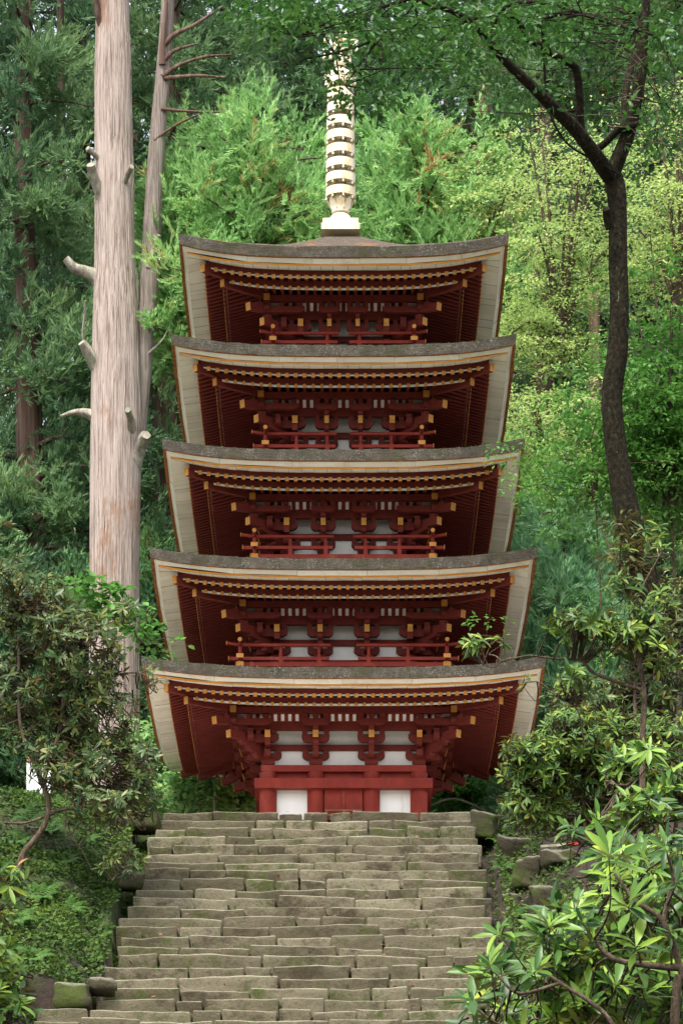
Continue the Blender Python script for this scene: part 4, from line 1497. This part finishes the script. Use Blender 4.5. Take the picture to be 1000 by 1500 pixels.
def rhodo(name, label, foot, C, AX, L, nl, mat, seed, hub=None, wd=.27, group=None, stems=(), tw_r=.006, cat='shrub', elev=(0., .75)):
    rg = np.random.default_rng(seed)
    foot = np.asarray(foot, float)
    root = thing(name, tuple(foot), label, cat, group)
    Cl = np.asarray(C) - foot
    tr = MB()
    nodes = [np.zeros(3)]
    for s, r in stems:
        pts = curve([np.asarray(p) - foot for p in s], 6 * len(s))
        tr.tube(pts, np.linspace(r, r * .45, len(pts)), 'twig', 8, .06, seed=seed)
        nodes += list(pts[3:])
    nodes = np.array(nodes)
    for c, a in zip(Cl, unit(np.asarray(AX))):
        d = np.linalg.norm(nodes - (c - a * L * 1.2), axis=1)
        p = nodes[np.argmin(d)]
        q = c - a * L * 1.4
        if np.linalg.norm(p - q) > 4.5 * L:
            p = q + (p - q) / np.linalg.norm(p - q) * 2.5 * L
        way = [p, (p + q) / 2 + rg.normal(0, .02, 3), q, c + a * L * .05] if np.linalg.norm(p - q) > 1.6 * L else [p, (p + c) / 2, c]
        tr.tube(curve(way, 8), np.linspace(tw_r * 1.8, tw_r * .6, 8), 'twig', 5, cap=False)
    tr.build("stem", root)
    st = whorl_set(Cl, np.asarray(AX), nl, L, wd, rg, rg.uniform(.0, .62, len(Cl)), elev)
    place(leaf_mesh("foliage", st, mat), "foliage", root)
    return root


def ell(rg, n, ctr, rad, shell=.55):
    d = unit(rg.normal(0, 1, (n, 3)))
    q = shell + (1 - shell) * rg.random(n)
    C = np.asarray(ctr) + d * np.asarray(rad) * q[:, None]
    AX = unit(d * .5 + np.array([0, -.38, .62]) + rg.normal(0, .33, (n, 3)))
    return C, AX


def left_bush():
    rg = np.random.default_rng(50)
    Y = 42.0
    Cs, As = [], []
    for (cx, cy, rx, ry, n) in ((60, 905, 70, 62, 175), (118, 955, 75, 62, 175), (45, 1010, 75, 60, 165), (135, 1045, 72, 62, 165), (165, 1120, 55, 55, 120), (60, 1095, 55, 40, 45), (205, 1165, 30, 28, 40), (160, 1185, 60, 22, 40), (95, 1120, 60, 40, 60), (215, 1115, 22, 22, 18), (185, 905, 22, 18, 9), (215, 985, 18, 14, 8), (25, 855, 40, 28, 40)):
        Yd = Y + rg.uniform(-.5, .5)
        c = W(cx, cy, Yd)
        C, A = ell(rg, n, c, (rx * Yd / F, .8, ry * Yd / F))
        Cs.append(C); As.append(A)
    C, A = np.concatenate(Cs), np.concatenate(As)
    foot = W(25, 1280, Y); foot[2] = float(terrain(foot[0], Y))
    w_ = lambda a, b, d=0.: W(a, b, Y + d)
    stems = [([foot, w_(35, 1250), w_(62, 1215), w_(72, 1180), w_(66, 1140), w_(90, 1060), w_(95, 960)], .045),
             ([w_(70, 1190), w_(100, 1185), w_(150, 1175), w_(180, 1140), w_(190, 1100)], .025),
             ([w_(72, 1170), w_(55, 1130), w_(30, 1060), w_(28, 950), w_(25, 880)], .03),
             ([w_(95, 1060), w_(140, 1020), w_(170, 990), w_(205, 985)], .018), ([w_(95, 1000), w_(130, 930), w_(180, 905)], .018),
             ([w_(80, 1190), w_(40, 1205), w_(5, 1205)], .022), ([w_(95, 1185), w_(105, 1225), w_(120, 1245), w_(135, 1275)], .012)]
    rhodo('rhododendron_bush', "large olive brown rhododendron bush in front of the pale trunk", foot, C, A, .135, 9, 'rhodo_dark', 51, stems=stems, wd=.30)
    # small one at stair edge
    C, A = ell(rg, 28, W(178, 1262, 41.5), (.32, .25, .18))
    f = W(165, 1290, 41.5)
    rhodo('rhododendron_bush', "small low rhododendron sprig on the mossy bank beside the steps", f, C, A, .125, 9, 'rhodo_dark', 52, stems=[([f, W(175, 1275, 41.5), W(185, 1262, 41.5)], .012)])
    # near one at the lower left corner
    Y = 24.
    Cs, As = [], []
    for cx, cy, rx, ry, n in ((10, 1300, 28, 34, 16), (8, 1400, 30, 40, 22), (12, 1470, 34, 40, 24), (-40, 1380, 60, 120, 40)):
        C, A = ell(rg, n, W(cx, cy, Y), (rx * Y / F, .35, ry * Y / F), .3); Cs.append(C); As.append(A)
    f = W(-20, 1560, Y)
    f[2] = float(terrain(f[0], f[1]))
    rhodo('rhododendron_bush', "green rhododendron cut by the left edge at the lower corner", f, np.concatenate(Cs), np.concatenate(As), .14, 9, 'rhodo', 53, stems=[([f, W(-20, 1500, Y), W(0, 1420, Y), W(-5, 1330, Y), W(5, 1290, Y)], .022)])


left_bush()


def right_bushes():
    rg = np.random.default_rng(60)
    # middle distance bank of rhododendrons
    def bush(label, Y, blobs, L, mat, seed, foot_px, stems, nl=9, shell=.5, tw=.006):
        Cs, As = [], []
        for cx, cy, rx, ry, n in blobs:
            Yd = Y + rg.uniform(-.4, .4)
            C, A = ell(rg, n, W(cx, cy, Yd), (rx * Yd / F, min(.8, rx * Yd / F), ry * Yd / F), shell); Cs.append(C); As.append(A)
        x = (foot_px - 500) * Y / F
        f = np.array([x, Y, float(terrain(x, Y))])
        S = [([f] + [W(a, b, Y) for a, b in s], r) if j == 0 else ([W(a, b, Y) for a, b in s], r) for j, (s, r) in enumerate(stems)]
        rhodo('rhododendron_bush', label, f, np.concatenate(Cs), np.concatenate(As), L, nl, mat, seed, stems=S, tw_r=tw)
    bush("broad rhododendron bush under the right end of the lowest eaves", 37., ((790, 1130, 60, 55, 230), (850, 1080, 70, 50, 230), (900, 1150, 80, 60, 250), (770, 1180, 45, 28, 40), (960, 1100, 60, 70, 190), (760, 1100, 28, 22, 24), (800, 1195, 60, 22, 60), (850, 1215, 50, 18, 30)), .122, 'rhodo', 61, 860, [([(855, 1180), (850, 1120), (840, 1080)], .022), ([(855, 1150), (900, 1120), (950, 1090)], .025), ([(855, 1160), (800, 1140), (765, 1120)], .02)])
    bush("olive rhododendron bush with rusty leaves behind the bare grey stems", 41., ((880, 1040, 75, 45, 190), (950, 1000, 60, 60, 180), (985, 900, 45, 60, 120), (840, 1030, 45, 30, 60), (930, 930, 40, 35, 60)), .125, 'rhodo_dark', 62, 930, [([(930, 1080), (930, 1000), (950, 930)], .03), ([(930, 1050), (880, 1040)], .02)])
    bush("tall sparse rhododendron with bare forked stems below the dark trunk", 33., ((850, 915, 50, 22, 40), (905, 925, 50, 32, 45), (840, 985, 28, 22, 10), (850, 1000, 20, 15, 6), (905, 860, 25, 25, 14), (955, 905, 45, 45, 45), (968, 790, 32, 22, 9), (905, 812, 18, 14, 4), (955, 840, 20, 15, 5), (975, 960, 30, 30, 14), (705, 945, 26, 14, 12), (735, 945, 12, 12, 3), (770, 1000, 14, 10, 2), (825, 1015, 12, 8, 3)), .135, 'rhodo', 63, 945,
         [([(940, 1120), (943, 1030), (938, 985), (930, 945), (915, 930)], .035), ([(938, 1010), (905, 1000), (868, 985), (850, 968), (815, 965), (775, 960)], .02), ([(775, 960), (735, 968), (720, 978), (690, 965)], .009), ([(930, 945), (928, 900), (912, 850), (895, 810), (880, 775)], .014), ([(927, 890), (945, 850), (965, 815)], .012), ([(940, 1000), (975, 975), (1000, 950)], .018), ([(855, 1090), (845, 1040), (815, 1020), (790, 1000), (770, 1000)], .009)], 9, .3, .005)
    # nearer bushes, lower right
    bush("glossy green rhododendron at mid right over the dirt bank", 22., ((930, 1190, 50, 30, 18), (985, 1150, 35, 40, 18), (900, 1120, 45, 18, 7), (960, 1095, 35, 20, 5), (870, 1215, 40, 18, 10)), .15, 'rhodo_near', 64, 1000, [([(1000, 1320), (985, 1240), (950, 1190), (900, 1150)], .022), ([(985, 1240), (995, 1160)], .018)], 10, .3, .005)
    Y = 14.5
    big = [(891, 1254), (974, 1242), (881, 1312), (920, 1330), (945, 1329), (981, 1366), (901, 1446), (944, 1455), (990, 1295), (734, 1372), (795, 1369), (718, 1417), (782, 1425), (690, 1470), (850, 1350), (860, 1400), (960, 1410), (1000, 1440), (930, 1390), (840, 1440), (880, 1490), (975, 1500), (925, 1275), (1005, 1230), (1010, 1340), (820, 1390)]
    C = np.array([W(a, b, Y + rg.uniform(-.8, .8) + (0.5 if i > 13 else 0)) for i, (a, b) in enumerate(big)])
    A = unit(np.array([[rg.normal(-.15, .3), -.62 + rg.normal(0, .25), .75] for _ in big]))
    e = rg.integers(0, 1, 1)
    C2 = np.array([W(*(lambda a: (a, rg.uniform(1235 if a > 880 else 1330, 1530)))(rg.uniform(800, 1015) if _ % 5 else rg.uniform(690, 830)), Y + rg.uniform(.4, 2.6)) for _ in range(380)])
    C2 = C2[~((C2[:, 0] * F / C2[:, 1] + 500 < 800) & (HZ - C2[:, 2] * F / C2[:, 1] < 1420))]
    A2 = unit(rg.normal(0, .4, (len(C2), 3)) + np.array([0, -.5, .7]))
    f = W(960, 1600, Y); f[2] = float(terrain(f[0], f[1]))
    w_ = lambda a, b, d=0.: W(a, b, Y + d)
    stems = [([f, w_(985, 1560), w_(1000, 1420)], .03), ([w_(1010, 1418), w_(960, 1415), w_(905, 1407), w_(880, 1390), w_(870, 1375)], .017), ([w_(985, 1560), w_(920, 1530), w_(880, 1480), w_(820, 1440), w_(790, 1420)], .014),
             ([w_(1000, 1430), w_(970, 1350), w_(930, 1320), w_(900, 1280)], .015), ([w_(970, 1350), w_(985, 1290), w_(978, 1255)], .013), ([w_(820, 1440), w_(760, 1455), w_(730, 1430), w_(720, 1420)], .008), ([w_(790, 1520), w_(730, 1500), w_(700, 1480)], .006)]
    rhodo('rhododendron_bush', "nearest rhododendron with big glossy leaf whorls at the lower right corner", f, np.concatenate([C, C2]), np.concatenate([A, A2]), .138, 13, 'rhodo_near', 66, stems=stems, wd=.25, tw_r=.0035, elev=(.1, .95))


right_bushes()


# ---- leafy sapling over the left roof corner
def katsura():
    rg = np.random.default_rng(70)
    Y = 45.5
    w_ = lambda a, b, d=0.: W(a, b, Y + d)
    x = (20 - 500) * Y / F
    foot = np.array([x, Y, float(terrain(x, Y))])
    limbs = [([foot, w_(30, 1000), w_(60, 900), w_(95, 860)], .03), ([w_(60, 900), w_(110, 855), w_(160, 860), w_(195, 880)], .012), ([w_(80, 890), w_(150, 900), w_(200, 925), w_(243, 950)], .012), ([w_(70, 890), w_(130, 880), w_(175, 895), w_(215, 920)], .010)]
    leafy_tree('broadleaf_sapling', "sapling with bright round leaves reaching over the lowest roof's left corner", 'sapling', foot, limbs[1:] + [], 'green', .10, 9, .16, 26, 71, tm=T_BROAD, wid=.85, spread=.12, droop=.2)


katsura()

# ---- low shrubs beyond the terrace, under the eaves
gS = "pale green shrubs behind the terrace"
for i, (px, cy, rx, ry, Y, lb, mt) in enumerate((
        (262, 1085, 36, 22, 56.2, "taller pale green shrub close below the left roof corner", 'shrub'),
        (228, 1105, 30, 45, 55.5, "pale green shrub beside the left roof corner above the terrace edge", 'shrub'),
        (285, 1155, 38, 28, 54.8, "pale green shrub low under the left eaves", 'shrub'),
        (352, 1160, 30, 26, 54.6, "yellowish green shrub right beside the left wall of the pagoda", 'maple'),
        (205, 1180, 26, 26, 53.5, "pale green shrub at the terrace edge beside the rhododendron", 'shrub'),
        (668, 1165, 28, 20, 55.5, "small green shrub right of the pagoda wall under the eaves", 'green'),
        (330, 1120, 50, 20, 57.5, "dim green shrub further back under the left eaves", 'green'))):
    gtree('green_shrub', lb, px, Y, 1200, cy + 25, (px, cy), (rx, ry), 16, 80 + i, mt, .10, 16, .20, 9, .022, cat='shrub', group=gS, tm=T_BROAD, wid=.6, spread=.2)


# ---- dead cedar sprays heaped right of the pagoda
def dead_heap():
    rg = np.random.default_rng(90)
    c = W(675, 1178, 55.5); c[2] = float(terrain(c[0], c[1]))
    root = thing("brushwood_heap", tuple(c), "heap of brown dead cedar branches right of the pagoda wall", "brushwood")
    n = 150
    C = rg.normal(0, 1, (n, 3)) * np.array([.55, .5, .0])
    wx, wy = C[:, 0] + c[0], C[:, 1] + c[1]
    C[:, 2] = terrain(wx, wy) - c[2] + np.abs(rg.normal(0, .35, n)) * np.exp(-C[:, 0] ** 2)
    st = clumps_to_leaves(C, unit(rg.normal(0, 1, (n, 3)) + np.array([0, 0, .2])), np.full(n, .22), 26, 1.0, .02, rg, rg.uniform(.1, .9, n))
    place(leaf_mesh("dead_sprays", [st], 'dead'), "dead_sprays", root)
    mb = MB()
    for i in range(14):
        p = np.array([rg.uniform(-.7, .7), rg.uniform(-.4, .2), rg.uniform(.05, .5)])
        e = p + np.array([rg.uniform(-.6, .6), rg.uniform(-.4, .4), rg.uniform(-.2, .3)])
        mb.tube(curve([p, (p + e) / 2 + rg.normal(0, .05, 3), e], 6), np.linspace(.02, .008, 6), 'twig', 6)
    mb.build("dead_branches", root)
    a = MB()
    Y = 53.8
    p = [W(628, 1181, Y), W(650, 1172, Y), W(668, 1170, Y), W(690, 1178, Y), W(712, 1188, Y)]
    o = W(668, 1185, Y)
    a.tube(curve([q - o for q in p], 20), np.linspace(.02, .012, 20), 'limb_wood', 8, .08)
    b = a.build("fallen_branch", None, tuple(o))
    tag(b, "pale bent fallen branch lying right of the pagoda wall", "branch")


dead_heap()


# ---- distant bare trunks seen under and beside things
def pole_trunk(px, py0, py1, wpx, Y, label, mat='cedar_bark', lean=0):
    x = (px - 500) * Y / F
    z = float(terrain(x, Y))
    t = thing("slender_trunk", (x, Y, z), label, "tree", "slender trunks in the understorey")
    p0 = np.array([x, Y, z - .3]); p1 = W(px + lean, py1, Y)
    b = MB()
    b.tube(curve([p0 - [x, Y, z], (p0 + p1) / 2 - [x, Y, z] + np.array([.04, 0, 0]), p1 - [x, Y, z]], 14), np.linspace(wpx, wpx * .7, 14) * Y / F / 2, mat, 14, .06, seed=px)
    b.build("trunk", t)


pole_trunk(292, 1195, 1060, 11, 55.2, "slender grey trunk under the left eaves of the lowest roof", 'limb_wood')
pole_trunk(312, 1195, 1080, 5, 54.4, "thin pale stem beside the grey trunk under the left eaves", 'limb_wood')
pole_trunk(95, 1195, -150, 15, 65.5, "slender brown cedar trunk left of the huge pale trunk", 'cedar_bark', -8)
pole_trunk(93, 1190, 1010, 8, 50, "short grey trunk beside the white notice board", 'twig')
pole_trunk(38, 1195, -100, 12, 67, "faint brown trunk deep in the cedars near the left edge", 'cedar_bark', 5)
pole_trunk(706, 900, -150, 34, 66, "thick reddish cedar trunk high above the right roof corner", 'cedar_bark', 4)
pole_trunk(870, 900, 430, 22, 62, "reddish trunk showing through leaves left of the dark cherry trunk", 'cedar_bark', 0)


# ---- white notice board on the left
def board():
    Y = 49.5
    o = W(57, 1190, Y)
    x, z = o[0], float(terrain(o[0], Y))
    t = thing("notice_board", (x, Y, z), "white notice board standing behind the left rhododendron", "sign")
    b = MB()
    w_, zt, zb_ = 35 * Y / F, (HZ - 1118) * Y / F - z, (HZ - 1186) * Y / F - z
    b.box((0, 0, (zt + zb_) / 2), (w_, .04, zt - zb_), 'signwhite')
    p = b.build("panel", t)
    b = MB()
    rg = random.Random(4)
    for i in range(9):
        zz = zb_ + (zt - zb_) * (.10 + .045 * i)
        xx = -w_ * .42
        while xx < w_ * .40:
            l = rg.uniform(.012, .05)
            b.box((xx + l / 2, -.0215, zz), (l, .002, .009), 'ink')
            xx += l + .012
    for i in range(2):
        b.box((0, -.0215, zt - .13 - i * .05), (w_ * .5, .002, .018), 'ink')
    b.build("lettering", p)
    b = MB()
    for s in (-1, 1):
        b.box((s * w_ * .42, .045, (zt - .05) / 2), (.05, .045, zt - .05 + .3), 'darkwood')
    b.build("post", t)


M['signwhite'] = paint('white_board', (0.56, 0.56, 0.57), (0.62, 0.62, 0.63), .5, 3)
M['ink'] = paint('faded_ink', (0.20, 0.21, 0.23), (0.28, 0.29, 0.31), .7, 9)
M['stake_red'] = paint('red_stake_paint', (0.6, 0.03, 0.04), (0.7, 0.05, 0.05), .5, 9)
board()


# ---- right edge of the stairway: kerb boulders, wall stones and stake
def stones_right():
    gb = "rough mossy stones along the right side of the stairway"
    rg = random.Random(3)
    for k, (px, py, Y, s, lb) in enumerate((
            (712, 1212, 45.5, (.34, .5, .30), "mossy boulder at the right end of the top step"),
            (752, 1238, 44.6, (.56, .7, .24), "flat topped mossy stone behind the right gully"),
            (776, 1275, 43.8, (.34, .9, .40), "squared stone edging the dirt bank right of the gully"),
            (786, 1322, 42.2, (.30, .9, .36), "lower squared stone edging the dirt bank above the foreground leaves"),
            (745, 1312, 42.4, (.24, .3, .16), "small pale stone lying in the right gully"),
            (722, 1246, 44.3, (.20, .4, .18), "dark mossy stone in the gully beside the upper steps"),
            (826, 1250, 43.0, (.46, .5, .16), "brown rounded stone half sunk in the dirt bank"),
            (765, 1420, 38.6, (.40, .5, .22), "mossy stone in the gully beside the lower steps"))):
        V, Fc = stone_geo(s[0], s[1], s[2], k * 7.3 + 2, .045, .06, (13, 13, 12))
        b = MB(); b.add(V, Fc, 'boulder', True)
        g = ground_at(px, py + 12) if k else W(px, py, Y)
        o = b.build("boulder", None, tuple(g + np.array([0, .15, 0])), rg.uniform(-.5, .5))
        tag(o, lb, "stone", gb)
    for k, (px, py, Y, s, lb) in enumerate((
            (205, 1202, 45.6, (.55, .5, .28), "mossy kerb stone at the left end of the top step"),
            (168, 1196, 46.2, (.60, .5, .24), "dark kerb stone under the rhododendron at the terrace edge"),
            (150, 1447, 38.9, (.32, .4, .16), "small slanted stone at the left end of the lower steps"),
            (107, 1462, 38.7, (.40, .5, .30), "mossy block sunk in the bank left of the lower steps"),
            (190, 1292, 43, (.3, .35, .2), "round dark stone on the bank beside the middle steps"))):
        V, Fc = stone_geo(s[0], s[1], s[2], k * 5.1 + 40, .06, .03, (11, 10, 9))
        b = MB(); b.add(V, Fc, 'boulder', True)
        o = b.build("boulder", None, tuple(W(px, py, Y)), rg.uniform(-.2, .2))
        tag(o, lb, "stone", "rough mossy stones along the left side of the stairway")
    Y = 42.2
    a, b_, m = W(791, 1240, Y), W(846, 1236, Y), W(829, 1237.3, Y)
    o = thing("marker_stake", tuple((a + b_) / 2), "wooden marker stake with a red end lying on the dirt bank", "stake")
    mid = (a + b_) / 2
    s = MB(); s.beam(a - mid, m - mid, .03, .03, 'limb_wood'); s.build("shaft", o)
    s = MB(); s.beam(m - mid, b_ - mid, .033, .033, 'stake_red'); s.build("painted_end", o)
    Y = 16.
    base = W(990, 1540, Y)
    base[2] = float(terrain(base[0], Y))
    o = thing("tag_stake", tuple(base), "short wooden stake with a small white tag in the lower right corner", "stake")
    zt = (HZ - 1484) * Y / F - base[2]
    s = MB(); s.box((.0, 0, zt / 2 - .1), (.022, .022, zt + .2), 'twig'); s.build("post", o)
    s = MB(); s.box((-.045, -.014, zt - .05), (.045, .004, .085), 'signwhite'); s.build("tag", o)


stones_right()


# ---- ground cover on the banks, ferns
def cover():
    rg = np.random.default_rng(100)
    n = 95000
    x = np.concatenate([rg.uniform(-6.5, -2.55, n), rg.uniform(1.95, 4.5, n // 3)])
    y = np.concatenate([rg.uniform(33, 47.5, n), rg.uniform(33, 47.5, n // 3)])
    k = n3(np.stack([x * 1.4, y * 1.4, 0 * x], -1)) + .5 * n3(np.stack([x * 4, y * 4, 0 * x + 3], -1))
    keep = (k > -.42) | (rg.random(len(x)) < .25)
    keep &= (x < 0) | (k > -.25) | (x < 2.5)
    x, y, k = x[keep], y[keep], k[keep]
    z = terrain(x, y)
    m = len(x)
    P = np.stack([x, y, z + rg.uniform(0, .09, m)], 1)
    D = unit(rg.normal(0, 1, (m, 3)) * np.array([1, 1, .35]) + np.array([0, -.2, .25]))
    N = unit(rg.normal(0, .5, (m, 3)) + np.array([0, -.65, .8]))
    L = rg.uniform(.03, .085, m)
    o = place(leaf_mesh("ground_cover", [(P, D, N, L, L * .6, T_RHOMB, np.clip(.45 + .25 * k + rg.normal(0, .2, m), 0, 1))], 'moss'), "ground_cover")
    tag(o, "low mossy ground cover over the stairway banks", "ground cover", kind='stuff')
    # small tufts growing in the joints of the steps
    n = 900
    i = rg.integers(0, 25, n)
    tx = rg.uniform(-2.6, 1.8, n)
    kk = n3(np.stack([tx * 1.1, i * .5, 0 * tx], -1)) > .25
    i, tx = i[kk], tx[kk]
    idx = np.repeat(np.arange(len(i)), 9)
    m = len(idx)
    P = np.stack([tx[idx] + rg.normal(0, .03, m), Y0 - TR * i[idx] - rg.uniform(.0, .06, m) + .02, Z0 - RS * (i[idx] + 1) + rg.uniform(-.02, .06, m)], 1)
    D = unit(rg.normal(0, .6, (m, 3)) + np.array([0, -.6, .8]))
    N = unit(rg.normal(0, .6, (m, 3)) + np.array([0, -.4, .6]))
    L = rg.uniform(.02, .055, m)
    o = place(leaf_mesh("moss", [(P, D, N, L, L * .55, T_RHOMB, np.clip(rg.normal(.5, .25, m), 0, 1))], 'moss'), "step_moss")
    tag(o, "tiny moss tufts growing in the joints of the steps", "moss", kind='stuff')
    n = 170
    i = rg.integers(0, 24, n)
    P = np.stack([rg.uniform(-2.5, 1.75, n), Y0 - TR * i + rg.uniform(.01, .10, n), Z0 - RS * i + .035 + rg.uniform(0, .012, n)], 1)
    D = unit(rg.normal(0, 1, (n, 3)) * np.array([1, 1, .3]))
    L = rg.uniform(.03, .075, n)
    o = place(leaf_mesh("leaves", [(P, D, unit(rg.normal(0, .35, (n, 3)) + np.array([0, -.3, 1])), L, L * .5, T_BROAD, rg.random(n))], 'dead'), "leaf_litter")
    tag(o, "scattered brown fallen leaves lying on the stone steps", "leaf litter", kind='stuff')
    # ferns
    spots = [(45, 1200, 43.5, .42, "bright fern under the white notice board"), (75, 1212, 43.0, .36, "fern beside the rhododendron stem on the left bank"), (25, 1230, 42.5, .40, "fern at the left edge just below the terrace"), (60, 1310, 40.5, .42, "spreading fern in the middle of the left bank"),
             (25, 1345, 39.6, .38, "fern at the left edge halfway down the bank"), (100, 1330, 40.2, .34, "fern near the steps halfway down the left bank"), (50, 1400, 38.2, .34, "fern low on the left bank above the corner rhododendron"), (95, 1258, 42.2, .36, "dark green fern right of the bent rhododendron stem"),
             (128, 1225, 43.4, .26, "small fern under the rhododendron near the top steps"),
             (735, 1265, 43.6, .24, "fern hanging into the gully right of the upper steps"), (752, 1290, 43.2, .26, "fern on the squared stone right of the gully"), (768, 1335, 41.6, .26, "fern in the gully above the foreground leaves"), (805, 1205, 44.5, .30, "fern at the top of the dirt bank on the right"), (728, 1225, 44.4, .2, "small fern beside the boulder at the top right step")]
    for i, (px, py, Y, s, lb) in enumerate(spots):
        p = ground_at(px, py + 8) if py > 1200 else W(px, py, Y)
        p[2] = max(p[2] - .03, float(terrain(p[0], p[1])))
        P, D, N, L = [], [], [], []
        for f in range(9):
            a = f / 9 * 6.283 + rg.uniform(-.3, .3)
            out = np.array([math.cos(a), math.sin(a), 0])
            sd = np.array([-math.sin(a), math.cos(a), 0])
            fl = s * rg.uniform(.55, 1.0)
            for t in np.linspace(.12, 1, 16):
                q = out * fl * t + np.array([0, 0, fl * (1.1 * t - .85 * t * t)])
                for sg in (-1, 1):
                    P.append(q); D.append(sd * sg + out * .5 + np.array([0, 0, -.15])); N.append(np.array([0, 0, 1.]) - out * .4 + out * .8 * t); L.append(fl * .30 * (1.05 - t) + .012)
        ct, st_ = math.cos(.6), math.sin(.6)
        Rt = np.array([[1, 0, 0], [0, ct, st_], [0, -st_, ct]])
        P, D, N = np.array(P) @ Rt, np.array(D) @ Rt, np.array(N) @ Rt
        me = leaf_mesh("fern", [(np.array(P), np.array(D), np.array(N), np.array(L), np.array(L) * .27, T_BLADE, np.clip(rg.normal(.5, .2, len(P)), 0, 1))], 'fern')
        tag(place(me, "fern", None, tuple(p)), lb, "fern", "ferns on the banks of the stairway")


cover()
